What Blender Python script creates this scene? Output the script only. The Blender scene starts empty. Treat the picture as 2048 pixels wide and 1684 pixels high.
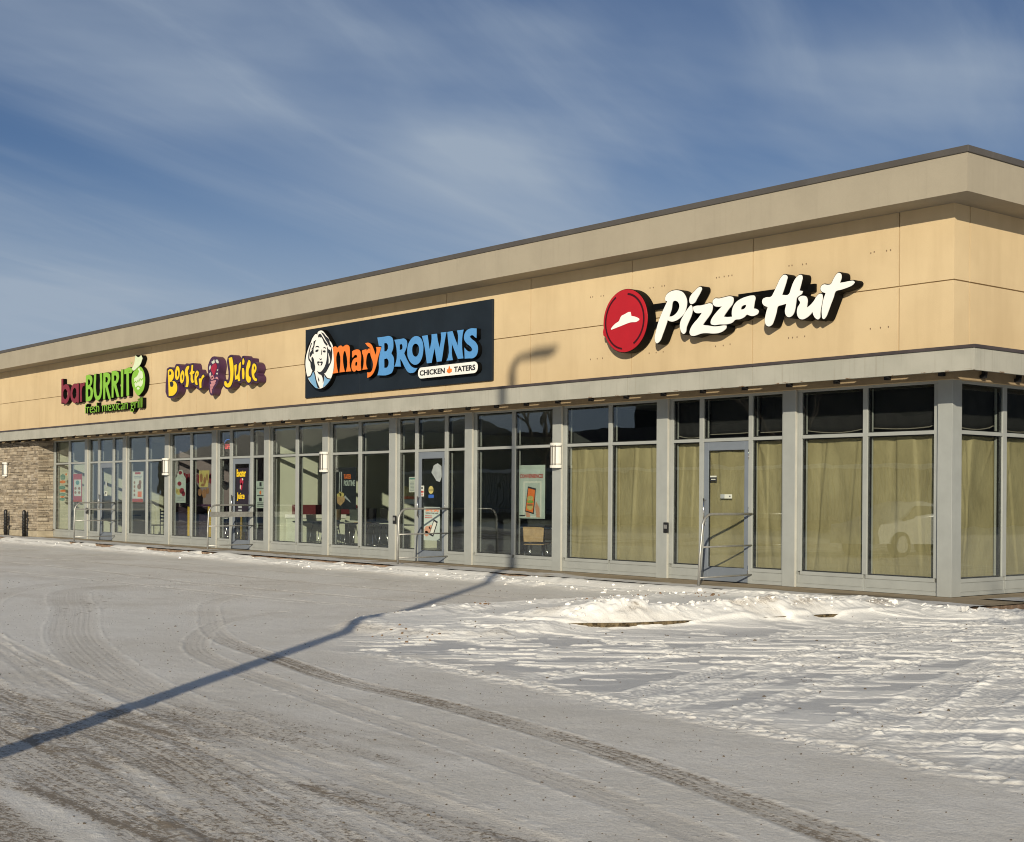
import bpy, bmesh, math, random
import numpy as np
from mathutils import Vector, Matrix
random.seed(7)
scn = bpy.context.scene
COL = scn.collection

# ------------------------------------------------------------------ camera
cam = bpy.data.cameras.new("camera")
cam.sensor_width = 36.0
cam.lens = 49.446
cam.shift_y = 0.0745
cam.clip_start = 0.1
cam.clip_end = 3000
camo = bpy.data.objects.new("camera", cam)
COL.objects.link(camo)
YAW, ROLL = 2.4512, 0.0069
fw = Vector((math.cos(YAW), math.sin(YAW), 0))
rt = Vector((math.sin(YAW), -math.cos(YAW), 0))
up = Vector((0, 0, 1))
r2 = math.cos(ROLL) * rt + math.sin(ROLL) * up
u2 = -math.sin(ROLL) * rt + math.cos(ROLL) * up
M = Matrix((r2, u2, -fw)).transposed().to_4x4()
M.translation = Vector((11.443, -17.558, 1.385))
camo.matrix_world = M
scn.camera = camo

# ------------------------------------------------------------------ light
SUN_TO = Vector((0.89, -1.0, 0.375)).normalized()      # towards the sun
SUN_EL = math.asin(SUN_TO.z)
SUN_ROT = math.atan2(SUN_TO.x, SUN_TO.y)
sl = bpy.data.lights.new("sun", 'SUN')
sl.energy = 5.0
sl.angle = math.radians(0.53)
sl.color = (1.0, 0.895, 0.70)
so = bpy.data.objects.new("sun", sl)
so.rotation_euler = (-SUN_TO).to_track_quat('-Z', 'Y').to_euler()
so.location = (30, -30, 30)
COL.objects.link(so)

w = bpy.data.worlds.new("World")
scn.world = w
w.use_nodes = True
wn, wl = w.node_tree.nodes, w.node_tree.links
wn.clear()
wo = wn.new('ShaderNodeOutputWorld')
bg = wn.new('ShaderNodeBackground')
bg.inputs['Strength'].default_value = 0.075
sky = wn.new('ShaderNodeTexSky')
sky.sky_type = 'NISHITA'
sky.sun_disc = False
sky.sun_elevation = SUN_EL
sky.sun_rotation = SUN_ROT
sky.altitude = 600
sky.air_density = 1.0
sky.dust_density = 0.15
sky.ozone_density = 1.6
tc = wn.new('ShaderNodeTexCoord')
sep = wn.new('ShaderNodeSeparateXYZ')
wl.new(tc.outputs['Generated'], sep.inputs[0])
def wmath(op, a, b=None, c=None):
    n = wn.new('ShaderNodeMath'); n.operation = op
    for i, v in enumerate((a, b, c)):
        if v is None: continue
        if isinstance(v, (int, float)): n.inputs[i].default_value = v
        else: wl.new(v, n.inputs[i])
    return n.outputs[0]
zc = wmath('ADD', wmath('MAXIMUM', sep.outputs[2], 0.0), 0.12)
cx = wmath('DIVIDE', sep.outputs[0], zc)
cy = wmath('DIVIDE', sep.outputs[1], zc)
comb = wn.new('ShaderNodeCombineXYZ')
wl.new(cx, comb.inputs[0]); wl.new(cy, comb.inputs[1])
def cloud(rot, scale, nscale, detail, lo, hi, seed, dist=0.6):
    mp = wn.new('ShaderNodeMapping'); mp.vector_type = 'TEXTURE'
    mp.inputs['Rotation'].default_value = (0, 0, rot)
    mp.inputs['Scale'].default_value = scale
    mp.inputs['Location'].default_value = (seed, seed * .7, 0)
    wl.new(comb.outputs[0], mp.inputs[0])
    nz = wn.new('ShaderNodeTexNoise')
    nz.inputs['Scale'].default_value = nscale
    nz.inputs['Detail'].default_value = detail
    nz.inputs['Roughness'].default_value = 0.5
    nz.inputs['Distortion'].default_value = dist
    wl.new(mp.outputs[0], nz.inputs['Vector'])
    mr = wn.new('ShaderNodeMapRange'); mr.interpolation_type = 'SMOOTHSTEP'
    mr.inputs['From Min'].default_value = lo
    mr.inputs['From Max'].default_value = hi
    wl.new(nz.outputs['Fac'], mr.inputs['Value'])
    return mr.outputs[0]
ca = cloud(1.85, (3.2, 1.0, 1), 1.5, 6, 0.42, 0.78, 3.1, 0.5)
cb = cloud(1.4, (1.5, 1.0, 1), 0.9, 5, 0.42, 0.75, 8.3, 0.4)
cc = cloud(2.0, (5.0, 1.0, 1), 4.2, 9, 0.44, 0.80, 5.7, 0.5)
mix1 = wmath('ADD', wmath('MULTIPLY', ca, 0.40), wmath('MULTIPLY', cb, 0.44))
mix1 = wmath('ADD', mix1, wmath('MULTIPLY', cc, 0.30))
def puff(x, y, rad, amt):
    """one soft cloud patch at a fixed place in the sky, ragged by noise"""
    dx = wmath('SUBTRACT', cx, x); dy = wmath('SUBTRACT', cy, y)
    r = wmath('SQRT', wmath('ADD', wmath('MULTIPLY', dx, dx), wmath('MULTIPLY', dy, dy)))
    g_ = wn.new('ShaderNodeMapRange'); g_.interpolation_type = 'SMOOTHSTEP'
    g_.inputs['From Min'].default_value = rad; g_.inputs['From Max'].default_value = 0.0
    wl.new(r, g_.inputs['Value'])
    return wmath('MULTIPLY', wmath('MULTIPLY', g_.outputs[0], amt), wmath('ADD', 0.35, wmath('ADD', ca, cb)))
for pf in ((-2.18, 1.78, .42, .55), (-2.25, 2.25, .55, .40), (-1.62, 1.42, .14, .30), (-1.36, 2.08, .45, .28), (-2.3, 1.05, .30, .22)):
    mix1 = wmath('ADD', mix1, puff(*pf))
hz = wn.new('ShaderNodeMapRange'); hz.interpolation_type = 'SMOOTHSTEP'
hz.inputs['From Min'].default_value = 0.05; hz.inputs['From Max'].default_value = 0.25
hz.inputs['To Min'].default_value = 0.92; hz.inputs['To Max'].default_value = 0.0
wl.new(sep.outputs[2], hz.inputs['Value'])
cf = wmath('MINIMUM', wmath('ADD', mix1, hz.outputs[0]), 0.88)
tint = wn.new('ShaderNodeMix'); tint.data_type = 'RGBA'; tint.blend_type = 'MULTIPLY'
tint.inputs[0].default_value = 1.0
wl.new(sky.outputs[0], tint.inputs[6])
tint.inputs[7].default_value = (0.495, 0.582, 0.77, 1)
cm = wn.new('ShaderNodeMix'); cm.data_type = 'RGBA'
wl.new(cf, cm.inputs[0])
wl.new(tint.outputs[2], cm.inputs[6])
cm.inputs[7].default_value = (4.9, 5.9, 7.2, 1)
wl.new(cm.outputs[2], bg.inputs['Color'])
wl.new(bg.outputs[0], wo.inputs[0])

scn.view_settings.view_transform = 'Standard'
scn.view_settings.look = 'None'
scn.view_settings.exposure = -0.06
scn.view_settings.gamma = 1.0
scn.view_settings.use_curve_mapping = False
scn.cycles.use_denoising = True
scn.cycles.use_adaptive_sampling = False
scn.cycles.filter_width = 1.05
scn.cycles.sample_clamp_indirect = 4.0
scn.cycles.max_bounces = 8
scn.cycles.diffuse_bounces = 3
scn.cycles.glossy_bounces = 3
scn.cycles.transparent_max_bounces = 16

# ------------------------------------------------------------------ materials
def nmath(nt, op, a, b=None, clamp=False):
    n = nt.nodes.new('ShaderNodeMath'); n.operation = op; n.use_clamp = clamp
    for i, v in enumerate((a, b)):
        if v is None: continue
        if isinstance(v, (int, float)): n.inputs[i].default_value = v
        else: nt.links.new(v, n.inputs[i])
    return n.outputs[0]
def noise(nt, scale, detail=4, rough=0.55, vec=None, stretch=None, dist=0.0):
    n = nt.nodes.new('ShaderNodeTexNoise')
    n.inputs['Scale'].default_value = scale
    n.inputs['Detail'].default_value = detail
    n.inputs['Roughness'].default_value = rough
    n.inputs['Distortion'].default_value = dist
    if vec is None:
        t = nt.nodes.new('ShaderNodeTexCoord'); vec = t.outputs['Object']
    if stretch:
        m = nt.nodes.new('ShaderNodeMapping'); m.inputs['Scale'].default_value = stretch
        nt.links.new(vec, m.inputs[0]); vec = m.outputs[0]
    nt.links.new(vec, n.inputs['Vector'])
    return n.outputs['Fac']
def mrange(nt, v, a, b, c=0.0, d=1.0, smooth=True):
    m = nt.nodes.new('ShaderNodeMapRange')
    if smooth: m.interpolation_type = 'SMOOTHSTEP'
    for k, x in (('From Min', a), ('From Max', b), ('To Min', c), ('To Max', d)): m.inputs[k].default_value = x
    nt.links.new(v, m.inputs['Value'])
    return m.outputs[0]
def mixc(nt, fac, a, b, mode='MIX'):
    m = nt.nodes.new('ShaderNodeMix'); m.data_type = 'RGBA'; m.blend_type = mode
    for i, v in ((0, fac), (6, a), (7, b)):
        if isinstance(v, (int, float)): m.inputs[i].default_value = v
        elif isinstance(v, tuple): m.inputs[i].default_value = (v[0], v[1], v[2], 1)
        else: nt.links.new(v, m.inputs[i])
    return m.outputs[2]
def newmat(name):
    m = bpy.data.materials.new(name); m.use_nodes = True
    nt = m.node_tree
    return m, nt, nt.nodes['Principled BSDF']
def bump(nt, bsdf, h, strength, dist):
    b = nt.nodes.new('ShaderNodeBump')
    b.inputs['Strength'].default_value = strength
    b.inputs['Distance'].default_value = dist
    nt.links.new(h, b.inputs['Height'])
    nt.links.new(b.outputs[0], bsdf.inputs['Normal'])
def mat(name, col, rough=0.6, metal=0.0, var=0.12, vs=6.0, bs=0.0, bscale=80.0, streak=0.0, spec=0.4):
    """paint-like procedural: base colour with soft patchy variation, optional rain streaks and grain"""
    m, nt, p = newmat(name)
    n = noise(nt, vs, 5, 0.6)
    dark = tuple(c * (1 - var) for c in col); light = tuple(min(1, c * (1 + var * .6)) for c in col)
    c = mixc(nt, mrange(nt, n, 0.3, 0.7), dark, light)
    if streak:
        s = noise(nt, 1.0, 5, 0.6, stretch=(14, 14, 0.7))
        c = mixc(nt, nmath(nt, 'MULTIPLY', mrange(nt, s, 0.52, 0.72), streak), c, tuple(x * .55 for x in col))
    nt.links.new(c, p.inputs['Base Color'])
    p.inputs['Roughness'].default_value = rough
    p.inputs['Metallic'].default_value = metal
    p.inputs['Specular IOR Level'].default_value = spec
    if bs: bump(nt, p, noise(nt, bscale, 3), bs, 0.01)
    return m
def emis(name, col, s):
    m, nt, p = newmat(name)
    p.inputs['Base Color'].default_value = (*col, 1)
    p.inputs['Emission Color'].default_value = (*col, 1)
    p.inputs['Emission Strength'].default_value = s
    return m
def glassmat(name, tintc, f0):
    m, nt, p = newmat(name)
    nt.nodes.remove(p)
    out = nt.nodes['Material Output']
    geo = nt.nodes.new('ShaderNodeNewGeometry')
    dot = nt.nodes.new('ShaderNodeVectorMath'); dot.operation = 'DOT_PRODUCT'
    nt.links.new(geo.outputs['Incoming'], dot.inputs[0]); nt.links.new(geo.outputs['Normal'], dot.inputs[1])
    c = nmath(nt, 'ABSOLUTE', dot.outputs['Value'])
    k = nmath(nt, 'POWER', nmath(nt, 'SUBTRACT', 1.0, c, True), 5.0)
    f = nmath(nt, 'ADD', nmath(nt, 'MULTIPLY', k, 1 - f0), f0, True)
    tr = nt.nodes.new('ShaderNodeBsdfTransparent'); tr.inputs[0].default_value = (*tintc, 1)
    gl = nt.nodes.new('ShaderNodeBsdfGlossy'); gl.inputs['Roughness'].default_value = 0.0
    gl.inputs['Color'].default_value = (0.92, 0.96, 0.98, 1)
    wv = noise(nt, 1.3, 2)
    b = nt.nodes.new('ShaderNodeBump'); b.inputs['Strength'].default_value = 0.12; b.inputs['Distance'].default_value = 0.01
    nt.links.new(wv, b.inputs['Height']); nt.links.new(b.outputs[0], gl.inputs['Normal'])
    mx = nt.nodes.new('ShaderNodeMixShader')
    nt.links.new(f, mx.inputs[0]); nt.links.new(tr.outputs[0], mx.inputs[1]); nt.links.new(gl.outputs[0], mx.inputs[2])
    nt.links.new(mx.outputs[0], out.inputs[0])
    return m

def stucco():
    m, nt, p = newmat('tan_stucco')
    t = nt.nodes.new('ShaderNodeTexCoord')
    big = noise(nt, 0.5, 4, 0.6)
    st = noise(nt, 1.0, 4, 0.6, stretch=(3.0, 3.0, 0.35))
    c = mixc(nt, mrange(nt, big, 0.3, 0.7), (0.555, 0.428, 0.258), (0.635, 0.497, 0.303))
    c = mixc(nt, nmath(nt, 'MULTIPLY', mrange(nt, st, 0.45, 0.72), 0.22), c, (0.42, 0.31, 0.18))
    fine = noise(nt, 220, 2)
    c = mixc(nt, nmath(nt, 'MULTIPLY', mrange(nt, fine, 0.4, 0.7), 0.10), c, (0.38, 0.29, 0.17))
    nt.links.new(c, p.inputs['Base Color'])
    p.inputs['Roughness'].default_value = 0.9
    p.inputs['Specular IOR Level'].default_value = 0.2
    bump(nt, p, noise(nt, 140, 3), 0.35, 0.006)
    return m
def stained_panel():
    m, nt, p = newmat('weathered_panel')
    n = noise(nt, 2.0, 5)
    c = mixc(nt, mrange(nt, n, 0.3, 0.7), (0.315, 0.31, 0.265), (0.375, 0.365, 0.315))
    s = noise(nt, 1.0, 5, 0.6, stretch=(22, 22, 0.9))
    c = mixc(nt, nmath(nt, 'MULTIPLY', mrange(nt, s, 0.52, 0.72), 0.38), c, (0.22, 0.195, 0.15))
    t = nt.nodes.new('ShaderNodeTexCoord'); sp = nt.nodes.new('ShaderNodeSeparateXYZ')
    nt.links.new(t.outputs['Object'], sp.inputs[0])
    low = mrange(nt, sp.outputs[2], 3.148, 3.132)           # chipped lower edge, rust showing
    r = noise(nt, 5.0, 6, 0.7, stretch=(1, 1, 3))
    c = mixc(nt, nmath(nt, 'MULTIPLY', low, mrange(nt, r, 0.58, 0.63)), c, (0.15, 0.09, 0.05))
    nt.links.new(c, p.inputs['Base Color'])
    p.inputs['Roughness'].default_value = 0.75
    bump(nt, p, noise(nt, 60, 3), 0.1, 0.004)
    return m
def stone():
    m, nt, p = newmat('ledge_stone')
    a = nt.nodes.new('ShaderNodeAttribute'); a.attribute_name = 'rnd'
    n = noise(nt, 9, 5, 0.65)
    cr = nt.nodes.new('ShaderNodeValToRGB')
    el = cr.color_ramp.elements
    el[0].position = 0.0; el[0].color = (0.19, 0.16, 0.125, 1)
    el[1].position = 1.0; el[1].color = (0.50, 0.43, 0.33, 1)
    for pos, cl in ((.35, (.34, .28, .205, 1)), (.6, (.42, .355, .265, 1)), (.8, (.33, .285, .225, 1))):
        e = el.new(pos); e.color = cl
    nt.links.new(a.outputs['Fac'], cr.inputs[0])
    c = mixc(nt, nmath(nt, 'MULTIPLY', mrange(nt, n, 0.4, 0.75), 0.5), cr.outputs[0], (0.15, 0.115, 0.08))
    nt.links.new(c, p.inputs['Base Color'])
    p.inputs['Roughness'].default_value = 0.92
    bump(nt, p, noise(nt, 26, 5, 0.65), 0.9, 0.02)
    return m
def paper():
    m, nt, p = newmat('brown_paper')
    n = noise(nt, 1.6, 4)
    c = mixc(nt, mrange(nt, n, 0.3, 0.7), (0.285, 0.24, 0.125), (0.345, 0.295, 0.16))
    f = noise(nt, 1.4, 5, 0.6, stretch=(1.6, 1.6, 0.8), dist=0.6)
    nt.links.new(mixc(nt, nmath(nt, 'MULTIPLY', mrange(nt, f, 0.48, 0.7), 0.14), c, (0.17, 0.14, 0.07)), p.inputs['Base Color'])
    p.inputs['Roughness'].default_value = 0.7
    bump(nt, p, noise(nt, 3.0, 6, 0.6, stretch=(1.6, 1.6, 0.9), dist=0.2), 0.5, 0.05)
    return m
def ground():
    m, nt, p = newmat('snowy_asphalt')
    def at(n):
        a = nt.nodes.new('ShaderNodeAttribute'); a.attribute_name = n; return a.outputs['Fac']
    snow, dirt, lat, ice = at('snow'), at('dirt'), at('lat'), at('ice')
    n1 = noise(nt, 1.1, 5, 0.6); n2 = noise(nt, 34, 4, 0.65); n3 = noise(nt, 150, 3, 0.6)
    ns = noise(nt, 1.0, 6, 0.7, stretch=(5.0, 26.0, 5.0))
    nf = noise(nt, 1.0, 4, 0.7, stretch=(22.0, 90.0, 22.0))
    c = mixc(nt, mrange(nt, n1, 0.3, 0.7), (0.70, 0.665, 0.60), (0.80, 0.77, 0.715))
    c = mixc(nt, nmath(nt, 'MULTIPLY', mrange(nt, ns, 0.42, 0.66), 0.25), c, (0.46, 0.43, 0.385))
    c = mixc(nt, nmath(nt, 'MULTIPLY', ice, 0.85), c, (0.555, 0.56, 0.565))
    # streaks that follow the tyre: one-dimensional noise across the track, broken up along it
    cb = nt.nodes.new('ShaderNodeCombineXYZ'); nt.links.new(nmath(nt, 'MULTIPLY', lat, 26.0), cb.inputs[0])
    tco = nt.nodes.new('ShaderNodeTexCoord'); spx = nt.nodes.new('ShaderNodeSeparateXYZ'); nt.links.new(tco.outputs['Object'], spx.inputs[0])
    nt.links.new(nmath(nt, 'MULTIPLY', nmath(nt, 'ADD', spx.outputs[0], spx.outputs[1]), 0.5), cb.inputs[1])
    l1 = nt.nodes.new('ShaderNodeTexNoise'); l1.inputs['Scale'].default_value = 1.0; l1.inputs['Detail'].default_value = 4
    nt.links.new(cb.outputs[0], l1.inputs['Vector'])
    lines = mrange(nt, l1.outputs['Fac'], 0.38, 0.62)
    n4 = noise(nt, 75, 3, 0.7)
    c = mixc(nt, nmath(nt, 'MULTIPLY', mrange(nt, n4, 0.48, 0.66), 0.26), c, (0.42, 0.385, 0.33))
    c = mixc(nt, nmath(nt, 'MULTIPLY', mrange(nt, n4, 0.40, 0.30), 0.45), c, (0.88, 0.86, 0.80))
    # sandy dirt: dark grains whose density follows the dirt attribute
    grain = nmath(nt, 'ADD', nmath(nt, 'MULTIPLY', n2, 0.60), nmath(nt, 'MULTIPLY', nf, 0.40))
    thr = nmath(nt, 'SUBTRACT', 0.70, nmath(nt, 'MULTIPLY', nmath(nt, 'MULTIPLY', dirt, nmath(nt, 'ADD', 0.70, nmath(nt, 'MULTIPLY', lines, 0.42))), 0.30))
    gm = mrange(nt, nmath(nt, 'SUBTRACT', grain, thr), -0.05, 0.05)
    c = mixc(nt, nmath(nt, 'MULTIPLY', dirt, 0.60), c, (0.42, 0.365, 0.295))
    c = mixc(nt, nmath(nt, 'MULTIPLY', gm, 0.85), c, (0.215, 0.168, 0.115))
    g = nmath(nt, 'MULTIPLY', mrange(nt, n3, 0.60, 0.68), nmath(nt, 'ADD', 0.22, nmath(nt, 'MULTIPLY', dirt, 0.45)), True)
    c = mixc(nt, g, c, (0.17, 0.14, 0.105))
    c = mixc(nt, nmath(nt, 'MULTIPLY', snow, mrange(nt, n2, 0.15, 0.45, 0.78, 1.0)), c, (0.84, 0.825, 0.785))
    nt.links.new(c, p.inputs['Base Color'])
    nt.links.new(mrange(nt, snow, 0, 1, 0.62, 0.5), p.inputs['Roughness'])
    p.inputs['Specular IOR Level'].default_value = 0.25
    h = nmath(nt, 'ADD', nmath(nt, 'MULTIPLY', n2, 0.7), nmath(nt, 'MULTIPLY', n3, 0.25))
    h = nmath(nt, 'ADD', h, nmath(nt, 'MULTIPLY', nf, 0.25))
    h = nmath(nt, 'SUBTRACT', h, nmath(nt, 'MULTIPLY', nmath(nt, 'MULTIPLY', lines, dirt), 0.20))
    bump(nt, p, h, 0.8, 0.012)
    return m
def walkmat():
    m, nt, p = newmat('snowy_concrete')
    def at(n):
        a = nt.nodes.new('ShaderNodeAttribute'); a.attribute_name = n; return a.outputs['Fac']
    snow, wet = at('snow'), at('dirt')
    n1 = noise(nt, 3, 5, 0.6); n2 = noise(nt, 40, 4, 0.6)
    c = mixc(nt, mrange(nt, n1, 0.3, 0.7), (0.26, 0.20, 0.125), (0.35, 0.275, 0.18))
    c = mixc(nt, nmath(nt, 'MULTIPLY', mrange(nt, n2, 0.5, 0.7), 0.3), c, (0.2, 0.16, 0.1))
    c = mixc(nt, wet, c, (0.11, 0.09, 0.065))
    c = mixc(nt, nmath(nt, 'MULTIPLY', snow, mrange(nt, n2, 0.2, 0.5, 0.7, 1.0)), c, (0.62, 0.615, 0.605))
    nt.links.new(c, p.inputs['Base Color'])
    p.inputs['Roughness'].default_value = 0.7
    bump(nt, p, nmath(nt, 'ADD', n2, noise(nt, 150, 2)), 0.3, 0.008)
    return m

MT = dict(
    stucco=stucco(), panel=stained_panel(), stone=stone(), paper=paper(), ground=ground(), walk=walkmat(),
    fascia=mat('taupe_stucco', (0.345, 0.305, 0.235), 0.9, var=0.06, vs=1.2, bs=0.25, bscale=120, streak=0.10, spec=0.2),
    coping=mat('brown_metal_coping', (0.085, 0.077, 0.070), 0.5, 0.0, 0.1, 2),
    capmetal=mat('dark_flashing', (0.062, 0.05, 0.05), 0.5, 0.0, 0.2, 3),
    frame=mat('grey_aluminium', (0.335, 0.35, 0.335), 0.42, 0.1, 0.06, 3, streak=0.06),
    doorframe=mat('blue_grey_door_paint', (0.175, 0.20, 0.235), 0.42, 0.1, 0.06, 3),
    gasket=mat('black_rubber', (0.012, 0.012, 0.012), 0.7, spec=0.2),
    steel=mat('galvanised_steel', (0.36, 0.355, 0.335), 0.38, 0.55, 0.15, 14),
    chrome=mat('chrome', (0.75, 0.74, 0.72), 0.15, 1.0, 0.05, 3),
    blackmetal=mat('black_metal', (0.018, 0.018, 0.02), 0.5, 0.2),
    blackplastic=mat('black_plastic', (0.015, 0.015, 0.016), 0.35),
    black=mat('black_sign_return', (0.005, 0.005, 0.005), 0.6, var=0.2, spec=0.08),
    whiteface=mat('white_acrylic', (0.86, 0.85, 0.81), 0.35, var=0.03, vs=2),
    redface=mat('red_acrylic', (0.44, 0.014, 0.022), 0.32, var=0.06, vs=2),
    maroon=mat('maroon_acrylic', (0.22, 0.018, 0.032), 0.4, var=0.1),
    navy=mat('charcoal_navy_panel', (0.014, 0.0205, 0.029), 0.5, var=0.15, vs=1.5, spec=0.2),
    orange=mat('orange_acrylic', (0.80, 0.20, 0.03), 0.35, var=0.04),
    blue=mat('blue_acrylic', (0.095, 0.29, 0.60), 0.35, var=0.05),
    lightblue=mat('light_blue_acrylic', (0.20, 0.41, 0.63), 0.35, var=0.05),
    ink=mat('dark_ink', (0.02, 0.022, 0.026), 0.5),
    leafgreen=mat('lime_green_acrylic', (0.235, 0.50, 0.035), 0.35, var=0.06),
    palegreen=mat('pale_green_acrylic', (0.66, 0.76, 0.52), 0.4, var=0.05),
    yellow=mat('yellow_acrylic', (0.86, 0.58, 0.012), 0.35, var=0.04),
    purple=mat('purple_sign_body', (0.060, 0.022, 0.062), 0.45, var=0.15),
    berry=mat('berry_red', (0.35, 0.012, 0.04), 0.35),
    pink=mat('pink_ink', (0.55, 0.25, 0.27), 0.5),
    glass=glassmat('tinted_glass', (0.92, 0.94, 0.925), 0.072),
    conc=mat('concrete', (0.40, 0.345, 0.25), 0.9, var=0.2, vs=4, bs=0.4, bscale=60),
    kerbm=mat('dirty_kerb_concrete', (0.125, 0.095, 0.055), 0.95, var=0.85, vs=16, bs=1.0, bscale=35, spec=0.1),
    kerbred=mat('red_brown_kerb', (0.22, 0.15, 0.10), 0.9, var=0.5, vs=9, bs=0.8, bscale=40),
    soffit=mat('brown_soffit', (0.20, 0.155, 0.105), 0.85, var=0.1),
    roofm=mat('roof_membrane', (0.3, 0.3, 0.3), 0.9),
    trim=mat('pale_caulk_trim', (0.45, 0.44, 0.39), 0.5, var=0.08, vs=4),
    lampw=mat('white_lamp_glass', (0.66, 0.65, 0.60), 0.3, var=0.03),
    palewall=mat('pale_interior_paint', (0.60, 0.62, 0.50), 0.8, var=0.05, vs=1),
    mauve=mat('mauve_interior_paint', (0.27, 0.225, 0.235), 0.8, var=0.08, vs=1),
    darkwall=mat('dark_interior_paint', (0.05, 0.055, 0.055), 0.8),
    tile=mat('grey_floor_tile', (0.16, 0.165, 0.17), 0.35, var=0.15),
    ceil=mat('ceiling_tile', (0.45, 0.45, 0.42), 0.9),
    wood=mat('light_wood', (0.36, 0.24, 0.11), 0.5, var=0.2, vs=10),
    cream=mat('cream_shell', (0.62, 0.65, 0.52), 0.45, var=0.04),
    darkseat=mat('black_shell', (0.02, 0.02, 0.022), 0.4),
    whitetop=mat('white_laminate', (0.75, 0.75, 0.70), 0.35, var=0.03),
    burg=mat('burgundy_vinyl', (0.13, 0.03, 0.035), 0.4),
    ylw_paint=mat('yellow_leg_paint', (0.62, 0.42, 0.05), 0.45, var=0.05),
    sheet=mat('white_poster_paper', (0.55, 0.57, 0.50), 0.6, var=0.04),
    mint=mat('pale_mint_poster', (0.40, 0.47, 0.42), 0.6, var=0.12, vs=3),
    posterred=mat('poster_red', (0.36, 0.055, 0.045), 0.6, var=0.1),
    posterorange=mat('poster_orange', (0.66, 0.16, 0.03), 0.6, var=0.1),
    posterblack=mat('poster_black', (0.014, 0.018, 0.022), 0.5),
    teal=mat('teal_decal', (0.10, 0.27, 0.24), 0.6, var=0.2),
    brown=mat('brown_print', (0.25, 0.13, 0.06), 0.6, var=0.2),
    skin=mat('printed_hand_tone', (0.48, 0.26, 0.17), 0.6, var=0.1),
    leafy=mat('lettuce_print', (0.20, 0.34, 0.06), 0.6, var=0.3, vs=40),
    greyprint=mat('grey_print', (0.30, 0.33, 0.33), 0.6, var=0.2),
    decal_ylw=mat('yellow_print', (0.44, 0.38, 0.13), 0.6, var=0.15),
    decal_blue=mat('blue_print', (0.03, 0.10, 0.36), 0.6),
    film=mat('dark_film', (0.012, 0.012, 0.012), 0.8, var=0.2, vs=2),
    taped=mat('tape_edge', (0.24, 0.22, 0.18), 0.6),
    neonr=emis('neon_red', (0.9, 0.12, 0.12), 0.6),
    neonb=emis('neon_blue', (0.15, 0.3, 0.9), 0.6),
    clod=mat('snow_clod', (0.84, 0.82, 0.79), 0.7, var=0.12, vs=10, bs=0.5, bscale=40),
    grit=mat('road_grit', (0.12, 0.095, 0.07), 0.9, var=0.4),
    wallshade=mat('painted_wall_shade', (0.30, 0.225, 0.135), 0.9, var=0.1),  # darker stucco tone, canopy shade painted into the colour
    counterpurple=mat('dull_purple_laminate', (0.045, 0.030, 0.045), 0.5),
    darkcladding=mat('dark_cladding', (0.022, 0.022, 0.022), 0.8),
    boltgrey=mat('rusty_bolt_hole', (0.20, 0.14, 0.085), 0.8),
    ringdark=mat('dark_maroon_line', (0.045, 0.003, 0.006), 0.45),
    bannerblack=mat('near_black_banner', (0.016, 0.010, 0.018), 0.5),
    leafbrown=mat('dead_leaves', (0.20, 0.12, 0.065), 0.9, var=0.4, vs=20),
    siding=mat('ribbed_siding', (0.42, 0.40, 0.36), 0.6),
    brownwall=mat('brown_brick_wall', (0.12, 0.085, 0.06), 0.9),
    bark=mat('bark', (0.10, 0.08, 0.065), 0.95, bs=0.5, bscale=30),
    carwhite=mat('white_car_paint', (0.78, 0.78, 0.76), 0.25, var=0.02),
    carglass=mat('car_glass', (0.02, 0.025, 0.03), 0.05),
    tyre=mat('tyre_rubber', (0.02, 0.02, 0.02), 0.8),
)

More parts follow.
